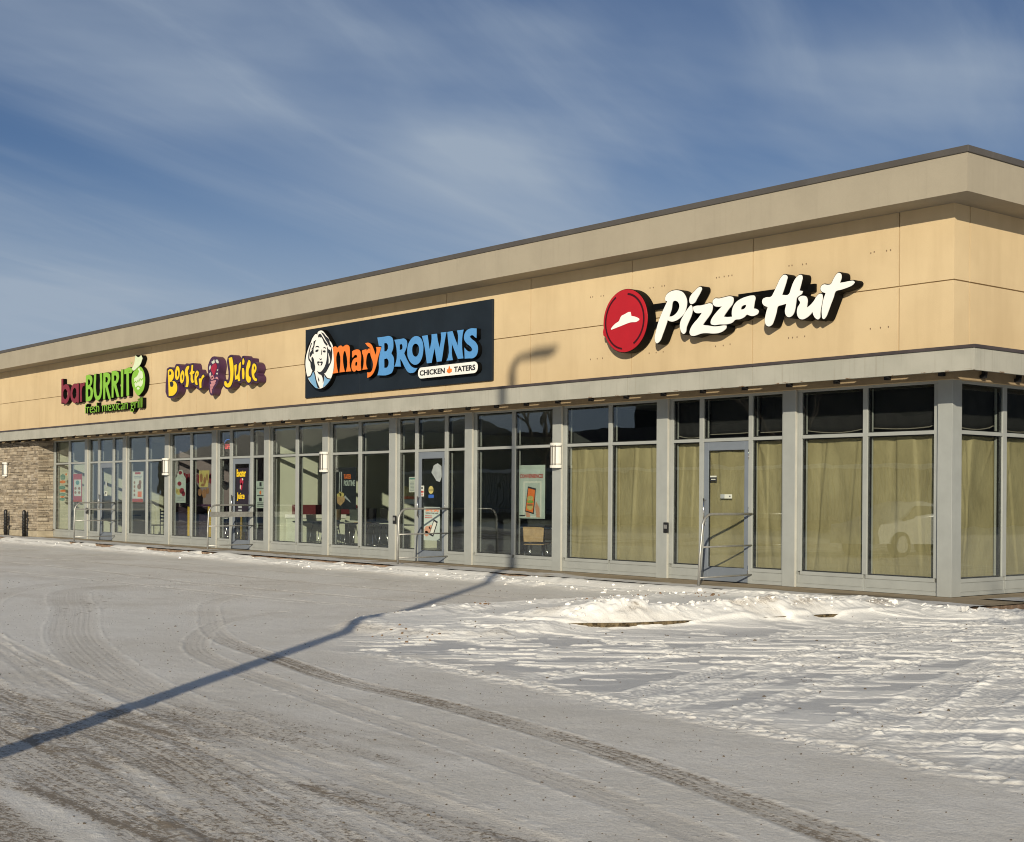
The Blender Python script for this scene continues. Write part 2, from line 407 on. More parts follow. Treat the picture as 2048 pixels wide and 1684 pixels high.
# ------------------------------------------------------------------ builders
class MB:
    def __init__(s): s.bm = bmesh.new()
    def box(s, x0, x1, y0, y1, z0, z1, mi=0, f=None):
        vs = []
        for (x, y, z) in ((x0,y0,z0),(x1,y0,z0),(x1,y1,z0),(x0,y1,z0),(x0,y0,z1),(x1,y0,z1),(x1,y1,z1),(x0,y1,z1)):
            vs.append(s.bm.verts.new(f(x, y, z) if f else (x, y, z)))
        fs = []
        for q in ((0,3,2,1),(4,5,6,7),(0,1,5,4),(1,2,6,5),(2,3,7,6),(3,0,4,7)):
            fc = s.bm.faces.new([vs[i] for i in q]); fc.material_index = mi; fs.append(fc)
        return fs
    def tube(s, pts, r, n=8, mi=0, cap=True):
        pts = [Vector(p) for p in pts]
        rr = r if isinstance(r, (list, tuple)) else [r] * len(pts)
        rings = []; prev = None
        for i, p in enumerate(pts):
            d = (pts[min(i+1, len(pts)-1)] - pts[max(i-1, 0)]).normalized()
            a = prev if prev is not None else (Vector((0,0,1)) if abs(d.z) < .9 else Vector((1,0,0)))
            x = d.cross(a)
            if x.length < 1e-4: x = d.cross(Vector((0,1,0)))
            x.normalize(); y = x.cross(d).normalized(); prev = y
            rings.append([s.bm.verts.new(p + rr[i]*(math.cos(2*math.pi*k/n)*x + math.sin(2*math.pi*k/n)*y)) for k in range(n)])
        for a, b in zip(rings, rings[1:]):
            for k in range(n):
                fc = s.bm.faces.new((a[k], a[(k+1)%n], b[(k+1)%n], b[k])); fc.smooth = True; fc.material_index = mi
        if cap:
            for rg in (rings[0], rings[-1]):
                fc = s.bm.faces.new(rg); fc.material_index = mi
    def prism(s, poly, y0, y1, mi=0, f=None):
        """poly in (x,z) extruded along y; convex or simple"""
        a = [s.bm.verts.new(f(x, y0, z) if f else (x, y0, z)) for x, z in poly]
        b = [s.bm.verts.new(f(x, y1, z) if f else (x, y1, z)) for x, z in poly]
        n = len(poly)
        for q in (a, b[::-1]):
            fc = s.bm.faces.new(q); fc.material_index = mi
        for i in range(n):
            fc = s.bm.faces.new((a[i], b[i], b[(i+1)%n], a[(i+1)%n])); fc.material_index = mi
    def ellipse(s, cx, cz, rx, rz, y0, y1, mi=0, n=20, f=None):
        s.prism([(cx+rx*math.cos(2*math.pi*k/n), cz+rz*math.sin(2*math.pi*k/n)) for k in range(n)], y0, y1, mi, f)
    def build(s, name, mats, parent=None, bevel=0.0, label=None, smooth=False):
        bmesh.ops.recalc_face_normals(s.bm, faces=s.bm.faces)
        me = bpy.data.meshes.new(name); s.bm.to_mesh(me); s.bm.free()
        return link(name, me, mats, parent, bevel, label, smooth)
def link(name, me, mats, parent=None, bevel=0.0, label=None, smooth=False):
    if not isinstance(mats, (list, tuple)): mats = [mats]
    me.materials.clear()
    for m in mats: me.materials.append(MT[m] if isinstance(m, str) else m)
    o = bpy.data.objects.new(name, me); COL.objects.link(o)
    if parent is not None:
        o.parent = parent
        if parent.type == 'EMPTY' : o.matrix_parent_inverse = PINV.get(parent.name, Matrix())
    if smooth:
        for p in me.polygons: p.use_smooth = True
    if bevel:
        b = o.modifiers.new('bevel', 'BEVEL'); b.width = bevel; b.segments = 2; b.limit_method = 'ANGLE'; b.angle_limit = math.radians(40)
    if label: o['label'] = label
    return o
PINV = {}
def thing(name, label, cat, loc=(0,0,0), group=None, kind=None):
    o = bpy.data.objects.new(name, None); COL.objects.link(o)
    o.location = loc; o['label'] = label; o['category'] = cat
    o.empty_display_size = 0.2
    if group: o['group'] = group
    if kind: o['kind'] = kind
    PINV[o.name] = Matrix.Translation(Vector(loc)).inverted()   # children are written in world coordinates
    return o
def tag(o, label, cat, group=None):
    o['label'] = label; o['category'] = cat
    if group: o['group'] = group
    return o
def copy_tree(o, parent=None):
    c = o.copy(); COL.objects.link(c)
    if parent is not None: c.parent = parent
    for ch in list(o.children): copy_tree(ch, c)
    return c

def smooth_loop(l, ang=62, sub=4):
    P = [Vector((a, b, 0)) for a, b in l]; n = len(P); T = []
    for i in range(n):
        a = P[i]-P[i-1]; b = P[(i+1)%n]-P[i]
        if a.length < 1e-6 or b.length < 1e-6 or math.degrees(a.angle(b)) > ang: T.append(None)
        else: T.append((a.normalized()*b.length + b.normalized()*a.length).normalized())
    out = []
    for i in range(n):
        p, q = P[i], P[(i+1)%n]; L = (q-p).length; d = (q-p)
        t0 = T[i]*L if T[i] is not None else d; t1 = T[(i+1)%n]*L if T[(i+1)%n] is not None else d
        if T[i] is None and T[(i+1)%n] is None: out.append(p); continue
        for k in range(sub):
            t = k/sub
            h = (2*t**3-3*t*t+1)*p + (t**3-2*t*t+t)*t0 + (-2*t**3+3*t*t)*q + (t**3-t*t)*t1
            out.append(h)
    return [(v.x, v.y) for v in out]
def curve_mesh(name, loops, y0, y1, offset=0.0, bevel=0.0):
    """filled outline in the x-z plane between y0 (front) and y1 (back)"""
    cu = bpy.data.curves.new(name, 'CURVE'); cu.dimensions = '2D'; cu.fill_mode = 'BOTH'
    for l in loops:
        sp = cu.splines.new('POLY'); sp.points.add(len(l)-1)
        for p, (a, b) in zip(sp.points, l): p.co = (a, b, 0, 1)
        sp.use_cyclic_u = True
    cu.extrude = max(1e-4, abs(y1-y0)/2 - bevel); cu.offset = offset
    if bevel: cu.bevel_depth = bevel; cu.bevel_resolution = 1
    return curve_to_mesh(name, cu, (y0+y1)/2)
def curve_to_mesh(name, cu, yc, fit=None):
    ob = bpy.data.objects.new(name, cu); COL.objects.link(ob)
    dg = bpy.context.evaluated_depsgraph_get(); dg.update()
    me = bpy.data.meshes.new_from_object(ob.evaluated_get(dg))
    bpy.data.objects.remove(ob); bpy.data.curves.remove(cu)
    n = len(me.vertices); co = np.zeros(n*3, np.float32); me.vertices.foreach_get('co', co); co = co.reshape(-1, 3)
    if fit:
        x0, x1, z0, z1 = fit
        mn, mx = co.min(0), co.max(0)
        co[:, 0] = x0 + (co[:, 0]-mn[0])/max(1e-6, mx[0]-mn[0])*(x1-x0)
        co[:, 1] = z0 + (co[:, 1]-mn[1])/max(1e-6, mx[1]-mn[1])*(z1-z0)
    out = np.stack([co[:, 0], yc-co[:, 2], co[:, 1]], 1)
    me.vertices.foreach_set('co', out.astype(np.float32).ravel()); me.update()
    return me
def text_mesh(name, body, fit, y0, y1, offset=0.0):
    cu = bpy.data.curves.new(name, 'FONT'); cu.body = body
    cu.extrude = abs(y1-y0)/2; cu.offset = offset; cu.resolution_u = 3
    return curve_to_mesh(name, cu, (y0+y1)/2, fit)

T_ = {
    'ph_hat': (-0.312, [[(-6.711, 4.39), (-6.702, 4.37), (-6.617, 4.386), (-6.431, 4.421), (-6.223, 4.458), (-6.03, 4.466), (-6, 4.484), (-6.012, 4.511), (-6.091, 4.544), (-6.2, 4.571), (-6.219, 4.642), (-6.249, 4.644), (-6.371, 4.613), (-6.439, 4.594), (-6.469, 4.567), (-6.5, 4.514), (-6.58, 4.478), (-6.655, 4.437)]]),
    'ph_P': (-0.3, [[(-5.628, 4.12), (-5.615, 4.073), (-5.582, 4.042), (-5.537, 4.053), (-5.493, 4.09), (-5.449, 4.169), (-5.324, 4.414), (-5.236, 4.383), (-5.135, 4.388), (-5.024, 4.432), (-4.938, 4.496), (-4.89, 4.599), (-4.881, 4.688), (-4.91, 4.773), (-4.978, 4.852), (-5.078, 4.895), (-5.178, 4.905), (-5.278, 4.889), (-5.354, 4.851), (-5.385, 4.795), (-5.378, 4.753), (-5.334, 4.74), (-5.365, 4.693), (-5.453, 4.564), (-5.541, 4.407), (-5.603, 4.238)], [(-5.189, 4.725), (-5.126, 4.723), (-5.063, 4.671), (-5.053, 4.616), (-5.087, 4.547), (-5.149, 4.498), (-5.237, 4.47), (-5.293, 4.475), (-5.238, 4.589)]]),
    'ph_dot': (-0.3, [[(-4.823, 4.683), (-4.81, 4.65), (-4.761, 4.633), (-4.707, 4.648), (-4.647, 4.718), (-4.575, 4.809), (-4.546, 4.868), (-4.564, 4.896), (-4.618, 4.894), (-4.696, 4.848), (-4.775, 4.794), (-4.817, 4.745)]]),
    'ph_i': (-0.3, [[(-4.786, 4.623), (-4.761, 4.586), (-4.756, 4.505), (-4.784, 4.427), (-4.838, 4.342), (-4.886, 4.257), (-4.91, 4.169), (-4.941, 4.149), (-4.984, 4.166), (-5.022, 4.224), (-5.038, 4.306), (-5.017, 4.377), (-4.962, 4.453), (-4.889, 4.536), (-4.816, 4.601)]]),
    'ph_z': (-0.3, [[(-4.736, 4.548), (-4.736, 4.575), (-4.682, 4.592), (-4.561, 4.589), (-4.441, 4.599), (-4.358, 4.604), (-4.316, 4.582), (-4.304, 4.514), (-4.333, 4.446), (-4.427, 4.349), (-4.516, 4.268), (-4.498, 4.26), (-4.402, 4.242), (-4.26, 4.214), (-4.142, 4.21), (-4.049, 4.212), (-4.002, 4.205), (-4.002, 4.17), (-4.048, 4.13), (-4.153, 4.099), (-4.282, 4.099), (-4.437, 4.119), (-4.557, 4.121), (-4.641, 4.105), (-4.738, 4.098), (-4.793, 4.118), (-4.814, 4.161), (-4.8, 4.213), (-4.74, 4.289), (-4.619, 4.385), (-4.536, 4.466), (-4.62, 4.465), (-4.693, 4.486)]]),
    'ph_za': (-0.3, [[(-4.299, 4.593), (-4.297, 4.637), (-4.27, 4.665), (-4.158, 4.662), (-4.03, 4.671), (-3.914, 4.672), (-3.862, 4.649), (-3.85, 4.6), (-3.867, 4.549), (-3.947, 4.47), (-4.062, 4.359), (-4.004, 4.345), (-3.877, 4.337), (-3.883, 4.412), (-3.861, 4.488), (-3.798, 4.56), (-3.685, 4.609), (-3.572, 4.631), (-3.46, 4.637), (-3.41, 4.627), (-3.393, 4.595), (-3.409, 4.52), (-3.425, 4.427), (-3.358, 4.408), (-3.322, 4.374), (-3.335, 4.337), (-3.39, 4.312), (-3.457, 4.308), (-3.513, 4.324), (-3.558, 4.341), (-3.614, 4.308), (-3.705, 4.282), (-3.819, 4.277), (-3.864, 4.244), (-3.968, 4.226), (-4.142, 4.236), (-4.295, 4.243), (-4.337, 4.265), (-4.338, 4.314), (-4.297, 4.372), (-4.215, 4.444), (-4.098, 4.527), (-4.192, 4.531), (-4.257, 4.549)], [(-3.695, 4.437), (-3.684, 4.47), (-3.627, 4.499), (-3.577, 4.501), (-3.593, 4.461), (-3.638, 4.435)]]),
    'ph_H': (-0.3, [[(-3.25, 4.52), (-3.236, 4.555), (-3.179, 4.575), (-3.054, 4.584), (-3.02, 4.629), (-2.942, 4.753), (-2.875, 4.851), (-2.82, 4.889), (-2.775, 4.885), (-2.747, 4.858), (-2.763, 4.786), (-2.807, 4.676), (-2.851, 4.58), (-2.706, 4.582), (-2.673, 4.653), (-2.63, 4.744), (-2.564, 4.824), (-2.51, 4.852), (-2.466, 4.847), (-2.45, 4.81), (-2.465, 4.743), (-2.508, 4.613), (-2.442, 4.597), (-2.458, 4.56), (-2.518, 4.527), (-2.551, 4.509), (-2.572, 4.424), (-2.593, 4.322), (-2.625, 4.255), (-2.68, 4.221), (-2.725, 4.223), (-2.77, 4.261), (-2.787, 4.315), (-2.776, 4.375), (-2.76, 4.435), (-2.849, 4.422), (-2.928, 4.408), (-2.961, 4.314), (-3.005, 4.203), (-3.05, 4.128), (-3.106, 4.111), (-3.158, 4.133), (-3.189, 4.194), (-3.182, 4.273), (-3.16, 4.351), (-3.134, 4.421), (-3.212, 4.454)]]),
    'ph_u': (-0.3, [[(-2.523, 4.498), (-2.496, 4.516), (-2.431, 4.523), (-2.376, 4.504), (-2.349, 4.453), (-2.354, 4.385), (-2.364, 4.33), (-2.3, 4.362), (-2.225, 4.423), (-2.172, 4.487), (-2.119, 4.519), (-2.076, 4.511), (-2.061, 4.475), (-2.069, 4.399), (-2.09, 4.307), (-2.106, 4.214), (-2.109, 4.155), (-2.137, 4.132), (-2.19, 4.154), (-2.228, 4.2), (-2.25, 4.258), (-2.298, 4.215), (-2.363, 4.178), (-2.439, 4.16), (-2.493, 4.173), (-2.537, 4.221), (-2.551, 4.283), (-2.538, 4.351), (-2.49, 4.433), (-2.518, 4.467)]]),
    'ph_t': (-0.3, [[(-2.069, 4.185), (-2.075, 4.245), (-2.065, 4.33), (-2.045, 4.422), (-2.003, 4.52), (-2.056, 4.538), (-2.098, 4.581), (-2.093, 4.624), (-2.046, 4.653), (-1.961, 4.639), (-1.914, 4.642), (-1.857, 4.716), (-1.806, 4.778), (-1.765, 4.799), (-1.723, 4.777), (-1.712, 4.725), (-1.743, 4.644), (-1.65, 4.646), (-1.547, 4.651), (-1.486, 4.642), (-1.471, 4.617), (-1.506, 4.588), (-1.608, 4.557), (-1.711, 4.539), (-1.824, 4.518), (-1.855, 4.445), (-1.906, 4.339), (-1.958, 4.226), (-1.999, 4.153), (-2.036, 4.126), (-2.063, 4.146)]]),
    'mb_m': (-0.247, [[(-16.009, 4.79), (-15.828, 4.781), (-15.807, 4.756), (-15.748, 4.786), (-15.628, 4.798), (-15.569, 4.761), (-15.48, 4.792), (-15.372, 4.794), (-15.303, 4.751), (-15.283, 4.664), (-15.278, 4.3), (-15.218, 4.19), (-15.443, 4.194), (-15.414, 4.235), (-15.438, 4.612), (-15.469, 4.662), (-15.508, 4.665), (-15.537, 4.63), (-15.543, 4.34), (-15.482, 4.196), (-15.7, 4.194), (-15.691, 4.242), (-15.706, 4.632), (-15.736, 4.672), (-15.776, 4.669), (-15.816, 4.629), (-15.812, 4.315), (-15.76, 4.192), (-16.001, 4.186), (-15.951, 4.237), (-15.956, 4.596), (-15.988, 4.74)]]),
    'mb_a': (-0.247, [[(-15.183, 4.497), (-15.185, 4.635), (-15.079, 4.659), (-14.963, 4.661), (-14.877, 4.633), (-14.837, 4.567), (-14.834, 4.292), (-14.814, 4.185), (-14.967, 4.189), (-14.996, 4.207), (-15.073, 4.175), (-15.15, 4.191), (-15.199, 4.253), (-15.201, 4.349), (-15.153, 4.431), (-15.076, 4.473), (-14.98, 4.482), (-14.981, 4.524), (-15.019, 4.543), (-15.096, 4.533), (-15.154, 4.495)], [(-14.979, 4.386), (-14.969, 4.333), (-15.007, 4.293), (-15.045, 4.295), (-15.065, 4.339), (-15.037, 4.38)]]),
    'mb_r': (-0.247, [[(-14.781, 4.626), (-14.611, 4.639), (-14.601, 4.602), (-14.526, 4.643), (-14.466, 4.644), (-14.468, 4.539), (-14.525, 4.549), (-14.581, 4.506), (-14.608, 4.445), (-14.606, 4.255), (-14.558, 4.194), (-14.766, 4.192), (-14.738, 4.243), (-14.742, 4.518), (-14.78, 4.573)]]),
    'mb_y': (-0.247, [[(-14.66, 4.775), (-14.528, 4.775), (-14.414, 4.724), (-14.339, 4.634), (-14.253, 4.482), (-14.208, 4.582), (-14.228, 4.657), (-14.043, 4.642), (-14.061, 4.592), (-14.151, 4.422), (-14.241, 4.21), (-14.332, 4.091), (-14.443, 4.025), (-14.565, 4.001), (-14.567, 4.127), (-14.482, 4.116), (-14.407, 4.137), (-14.352, 4.217), (-14.344, 4.3), (-14.449, 4.517), (-14.451, 4.653), (-14.545, 4.692)]]),
    'mb_B': (-0.235, [[(-14.198, 4.863), (-13.915, 4.859), (-13.736, 4.857), (-13.624, 4.803), (-13.589, 4.686), (-13.599, 4.574), (-13.664, 4.477), (-13.575, 4.382), (-13.562, 4.255), (-13.583, 4.13), (-13.637, 4.058), (-13.748, 4.027), (-14.187, 4.035), (-14.132, 4.153), (-14.134, 4.346), (-14.102, 4.484), (-14.025, 4.657), (-14.138, 4.679)], [(-13.935, 4.714), (-13.846, 4.713), (-13.789, 4.664), (-13.788, 4.588), (-13.843, 4.541), (-13.933, 4.542)], [(-13.931, 4.37), (-13.819, 4.381), (-13.763, 4.32), (-13.762, 4.243), (-13.817, 4.184), (-13.929, 4.185)]]),
    'mb_R': (-0.235, [[(-13.546, 4.759), (-13.316, 4.759), (-13.164, 4.752), (-13.088, 4.696), (-13.076, 4.608), (-13.118, 4.524), (-13.182, 4.441), (-13.05, 4.269), (-12.92, 4.149), (-12.792, 4.103), (-12.696, 4.096), (-12.77, 4.027), (-12.897, 4.004), (-13.026, 4.031), (-13.135, 4.126), (-13.267, 4.285), (-13.333, 4.34), (-13.298, 4.168), (-13.539, 4.184), (-13.496, 4.238), (-13.501, 4.679)], [(-13.347, 4.642), (-13.271, 4.649), (-13.238, 4.596), (-13.248, 4.534), (-13.346, 4.523)]]),
    'mb_O': (-0.235, [[(-13.061, 4.457), (-13.043, 4.593), (-12.948, 4.71), (-12.821, 4.768), (-12.673, 4.761), (-12.567, 4.703), (-12.496, 4.575), (-12.491, 4.451), (-12.531, 4.307), (-12.624, 4.203), (-12.75, 4.168), (-12.899, 4.209), (-12.997, 4.291), (-13.052, 4.382)], [(-12.892, 4.482), (-12.872, 4.567), (-12.798, 4.611), (-12.713, 4.604), (-12.649, 4.55), (-12.631, 4.474), (-12.658, 4.39), (-12.731, 4.34), (-12.805, 4.351), (-12.87, 4.406)]]),
    'mb_W': (-0.235, [[(-12.536, 4.756), (-12.338, 4.76), (-12.316, 4.658), (-12.269, 4.471), (-12.248, 4.469), (-12.192, 4.648), (-12.194, 4.764), (-12.01, 4.76), (-11.998, 4.681), (-11.915, 4.456), (-11.86, 4.669), (-11.872, 4.773), (-11.683, 4.768), (-11.706, 4.704), (-11.841, 4.178), (-12.003, 4.178), (-12.088, 4.469), (-12.187, 4.169), (-12.352, 4.171), (-12.472, 4.622)]]),
    'mb_N': (-0.235, [[(-11.647, 4.765), (-11.478, 4.769), (-11.427, 4.669), (-11.297, 4.456), (-11.289, 4.681), (-11.32, 4.767), (-11.105, 4.766), (-11.133, 4.692), (-11.139, 4.301), (-11.108, 4.186), (-11.284, 4.187), (-11.354, 4.293), (-11.495, 4.519), (-11.492, 4.279), (-11.461, 4.176), (-11.67, 4.178), (-11.621, 4.241), (-11.636, 4.674)]]),
    'mb_S': (-0.235, [[(-10.683, 4.753), (-10.681, 4.559), (-10.738, 4.587), (-10.786, 4.621), (-10.863, 4.627), (-10.901, 4.601), (-10.824, 4.548), (-10.709, 4.48), (-10.641, 4.392), (-10.64, 4.287), (-10.687, 4.209), (-10.781, 4.169), (-10.915, 4.172), (-11.06, 4.177), (-11.072, 4.402), (-11.013, 4.351), (-10.917, 4.308), (-10.84, 4.308), (-10.812, 4.347), (-10.86, 4.398), (-11.015, 4.492), (-11.084, 4.581), (-11.075, 4.663), (-11.018, 4.729), (-10.903, 4.766)]]),
    'mb_pill': (-0.235, [[(-12.653, 4.02), (-12.633, 4.074), (-12.56, 4.1), (-11.88, 4.109), (-11.283, 4.109), (-10.761, 4.103), (-10.685, 4.08), (-10.646, 4.007), (-10.664, 3.926), (-10.74, 3.884), (-11.28, 3.877), (-12.081, 3.867), (-12.536, 3.874), (-12.61, 3.912), (-12.646, 3.97)]]),
    'mb_leaf': (-0.243, [[(-11.558, 4.068), (-11.532, 4.024), (-11.512, 3.993), (-11.468, 4.002), (-11.478, 3.967), (-11.467, 3.942), (-11.507, 3.927), (-11.537, 3.917), (-11.556, 3.91), (-11.586, 3.917), (-11.616, 3.934), (-11.647, 3.954), (-11.631, 3.975), (-11.643, 4.002), (-11.591, 3.992), (-11.584, 4.022)]]),
    'pt_back': (-0.225, [[(-17.265, 4.534), (-17.23, 4.727), (-17.13, 4.915), (-16.979, 5.054), (-16.937, 5.095), (-16.791, 5.175), (-16.691, 5.192), (-16.582, 5.241), (-16.437, 5.224), (-16.293, 5.137), (-16.175, 5.022), (-16.031, 4.876), (-15.949, 4.632), (-15.938, 4.441), (-16.005, 4.199), (-16.091, 4.042), (-16.277, 3.9), (-16.528, 3.847), (-16.71, 3.871), (-16.95, 3.972), (-17.129, 4.148), (-17.234, 4.355)]]),
    'pt_white': (-0.237, [[(-17.198, 4.528), (-17.172, 4.663), (-17.072, 4.851), (-16.953, 4.998), (-16.908, 5.062), (-16.853, 5.106), (-16.735, 5.159), (-16.68, 5.13), (-16.671, 5.178), (-16.581, 5.218), (-16.472, 5.209), (-16.381, 5.153), (-16.291, 5.083), (-16.191, 5.003), (-16.164, 4.963), (-16.092, 4.909), (-16.011, 4.798), (-15.983, 4.634), (-15.971, 4.443), (-16.012, 4.198), (-16.099, 4.071), (-16.258, 3.956), (-16.437, 3.889), (-16.545, 3.876), (-16.654, 3.887), (-16.876, 3.981), (-17.081, 4.149), (-17.177, 4.351)]]),
    'pt_h1': (-0.241, [[(-16.896, 4.643), (-16.831, 4.59), (-16.802, 4.501), (-16.76, 4.362), (-16.781, 4.296), (-16.873, 4.316), (-16.948, 4.394), (-16.977, 4.513), (-17.052, 4.576), (-17.063, 4.694), (-17.019, 4.827), (-16.941, 4.967), (-16.904, 4.964), (-16.987, 4.825), (-17.015, 4.73), (-17.021, 4.613), (-16.969, 4.561), (-16.894, 4.507), (-16.923, 4.606)]]),
    'pt_h2': (-0.241, [[(-16.836, 4.988), (-16.727, 5.018), (-16.772, 4.963), (-16.822, 4.851), (-16.88, 4.817), (-16.935, 4.811), (-16.844, 4.892)]]),
    'pt_h3': (-0.241, [[(-16.988, 4.63), (-16.999, 4.709), (-16.883, 4.805), (-16.834, 4.837), (-16.843, 4.775), (-16.823, 4.706), (-16.879, 4.71), (-16.933, 4.665)]]),
    'pt_h4': (-0.241, [[(-16.636, 5.097), (-16.61, 5.134), (-16.537, 5.142), (-16.464, 5.083), (-16.337, 4.967), (-16.219, 4.871), (-16.254, 4.84), (-16.372, 4.922), (-16.463, 5.035), (-16.518, 5.068), (-16.554, 5.052), (-16.573, 5.082), (-16.627, 5.068)]]),
    'pt_h5': (-0.241, [[(-16.51, 5.175), (-16.411, 5.146), (-16.302, 5.065), (-16.172, 4.987), (-16.136, 4.912), (-16.049, 4.791), (-16.12, 4.806), (-16.228, 4.91), (-16.319, 4.994), (-16.41, 5.088)]]),
    'pt_h6': (-0.241, [[(-16.067, 4.792), (-16.027, 4.713), (-16.029, 4.618), (-16.063, 4.468), (-16.15, 4.369), (-16.238, 4.28), (-16.309, 4.227), (-16.363, 4.221), (-16.37, 4.087), (-16.417, 3.993), (-16.424, 4.1), (-16.47, 4.17), (-16.616, 4.232), (-16.668, 4.293), (-16.607, 4.265), (-16.508, 4.263), (-16.4, 4.319), (-16.294, 4.436), (-16.246, 4.577), (-16.235, 4.7), (-16.249, 4.835), (-16.173, 4.753), (-16.119, 4.739), (-16.091, 4.642), (-16.08, 4.736)]]),
    'pt_w1': (-0.245, [[(-16.187, 4.677), (-16.147, 4.607), (-16.106, 4.509), (-16.113, 4.452), (-16.162, 4.418), (-16.16, 4.522)]]),
    'pt_b1': (-0.241, [[(-16.755, 4.846), (-16.725, 4.871), (-16.67, 4.875), (-16.597, 4.848), (-16.587, 4.828), (-16.679, 4.85)]]),
    'pt_b2': (-0.241, [[(-16.424, 4.799), (-16.371, 4.826), (-16.29, 4.795), (-16.295, 4.777), (-16.37, 4.806)]]),
    'pt_e1': (-0.241, [[(-16.76, 4.764), (-16.696, 4.788), (-16.623, 4.787), (-16.623, 4.754), (-16.686, 4.736), (-16.747, 4.748)]]),
    'pt_e2': (-0.241, [[(-16.432, 4.732), (-16.379, 4.749), (-16.312, 4.735), (-16.312, 4.701), (-16.369, 4.701), (-16.414, 4.716)]]),
    'pt_n': (-0.241, [[(-16.478, 4.776), (-16.46, 4.765), (-16.484, 4.652), (-16.502, 4.653)]]),
    'pt_n2': (-0.241, [[(-16.575, 4.586), (-16.544, 4.567), (-16.511, 4.555), (-16.466, 4.573), (-16.484, 4.544), (-16.547, 4.544)]]),
    'pt_m': (-0.241, [[(-16.674, 4.506), (-16.602, 4.511), (-16.547, 4.495), (-16.493, 4.5), (-16.426, 4.489), (-16.447, 4.437), (-16.509, 4.398), (-16.519, 4.413), (-16.483, 4.459), (-16.565, 4.479), (-16.623, 4.469), (-16.578, 4.416), (-16.591, 4.409), (-16.646, 4.446)]]),
    'pt_k': (-0.241, [[(-16.642, 4.161), (-16.569, 4.07), (-16.595, 4.033), (-16.623, 4.092)]]),
    'pt_l1': (-0.241, [[(-16.873, 4.321), (-16.818, 4.308), (-16.772, 4.256), (-16.705, 4.097), (-16.553, 3.884), (-16.593, 3.884), (-16.738, 4.09), (-16.803, 4.244), (-16.845, 4.29), (-16.951, 4.178), (-17.08, 4.167), (-17.098, 4.189), (-16.973, 4.201)]]),
    'pt_l2': (-0.241, [[(-16.366, 4.211), (-16.323, 4.18), (-16.236, 4.112), (-16.079, 4.079), (-16.093, 4.058), (-16.254, 4.092), (-16.34, 4.157)]]),
    'pt_bl1': (-0.239, [[(-16.847, 4.295), (-16.802, 4.244), (-16.736, 4.09), (-16.597, 3.893), (-16.651, 3.886), (-16.872, 3.981), (-17.084, 4.164), (-16.954, 4.18)]]),
    'pt_bl2': (-0.239, [[(-16.347, 4.167), (-16.257, 4.094), (-16.092, 4.059), (-16.237, 3.964), (-16.425, 3.893), (-16.373, 4.039)]]),
    'bb_b': (-0.2, [[(-32.041, 5.036), (-31.902, 5.032), (-31.898, 4.811), (-31.721, 4.847), (-31.525, 4.821), (-31.407, 4.73), (-31.365, 4.574), (-31.401, 4.408), (-31.516, 4.291), (-31.671, 4.237), (-31.829, 4.26), (-31.917, 4.295), (-31.947, 4.25), (-32.035, 4.254)], [(-31.758, 4.703), (-31.64, 4.681), (-31.541, 4.584), (-31.558, 4.462), (-31.674, 4.383), (-31.792, 4.397), (-31.892, 4.494), (-31.895, 4.618)]]),
    'bb_a': (-0.2, [[(-31.306, 4.525), (-31.27, 4.676), (-31.137, 4.791), (-30.985, 4.828), (-30.831, 4.788), (-30.794, 4.817), (-30.672, 4.817), (-30.651, 4.227), (-30.783, 4.225), (-30.803, 4.257), (-30.898, 4.223), (-31.051, 4.238), (-31.226, 4.338), (-31.293, 4.448)], [(-31.171, 4.534), (-31.097, 4.651), (-30.982, 4.698), (-30.867, 4.654), (-30.827, 4.531), (-30.863, 4.426), (-30.957, 4.355), (-31.092, 4.392)]]),
    'bb_r': (-0.2, [[(-30.566, 4.803), (-30.435, 4.811), (-30.415, 4.765), (-30.304, 4.818), (-30.21, 4.813), (-30.227, 4.709), (-30.358, 4.701), (-30.413, 4.629), (-30.406, 4.238), (-30.556, 4.237)]]),
    'bb_B': (-0.2, [[(-30.121, 5.017), (-29.789, 5.019), (-29.66, 4.944), (-29.639, 4.824), (-29.71, 4.709), (-29.776, 4.668), (-29.654, 4.617), (-29.579, 4.479), (-29.613, 4.363), (-29.739, 4.25), (-29.886, 4.231), (-30.108, 4.238)], [(-29.963, 4.888), (-29.86, 4.897), (-29.786, 4.833), (-29.803, 4.744), (-29.96, 4.709)], [(-29.958, 4.589), (-29.818, 4.596), (-29.744, 4.518), (-29.76, 4.4), (-29.851, 4.367), (-29.954, 4.365)]]),
    'bb_U': (-0.2, [[(-29.497, 5.023), (-29.352, 5.028), (-29.343, 4.482), (-29.287, 4.376), (-29.197, 4.349), (-29.108, 4.381), (-29.063, 4.467), (-29.072, 5.025), (-28.923, 5.027), (-28.931, 4.445), (-29.017, 4.288), (-29.195, 4.216), (-29.358, 4.261), (-29.468, 4.37)]]),
    'bb_R': (-0.2, [[(-28.816, 5.016), (-28.499, 5.011), (-28.359, 4.951), (-28.322, 4.818), (-28.389, 4.692), (-28.51, 4.612), (-28.277, 4.222), (-28.434, 4.223), (-28.65, 4.576), (-28.675, 4.577), (-28.679, 4.228), (-28.821, 4.227)], [(-28.673, 4.883), (-28.532, 4.875), (-28.478, 4.813), (-28.53, 4.729), (-28.67, 4.723)]]),
    'bb_R2': (-0.2, [[(-28.221, 5.033), (-27.911, 5.023), (-27.757, 4.97), (-27.71, 4.824), (-27.786, 4.7), (-27.905, 4.628), (-27.677, 4.25), (-27.83, 4.243), (-28.041, 4.578), (-28.075, 4.58), (-28.087, 4.249), (-28.208, 4.248)], [(-28.063, 4.896), (-27.926, 4.888), (-27.867, 4.819), (-27.923, 4.737), (-28.061, 4.738)]]),
    'bb_I': (-0.2, [[(-27.571, 5.037), (-27.419, 5.034), (-27.417, 4.244), (-27.558, 4.244)]]),
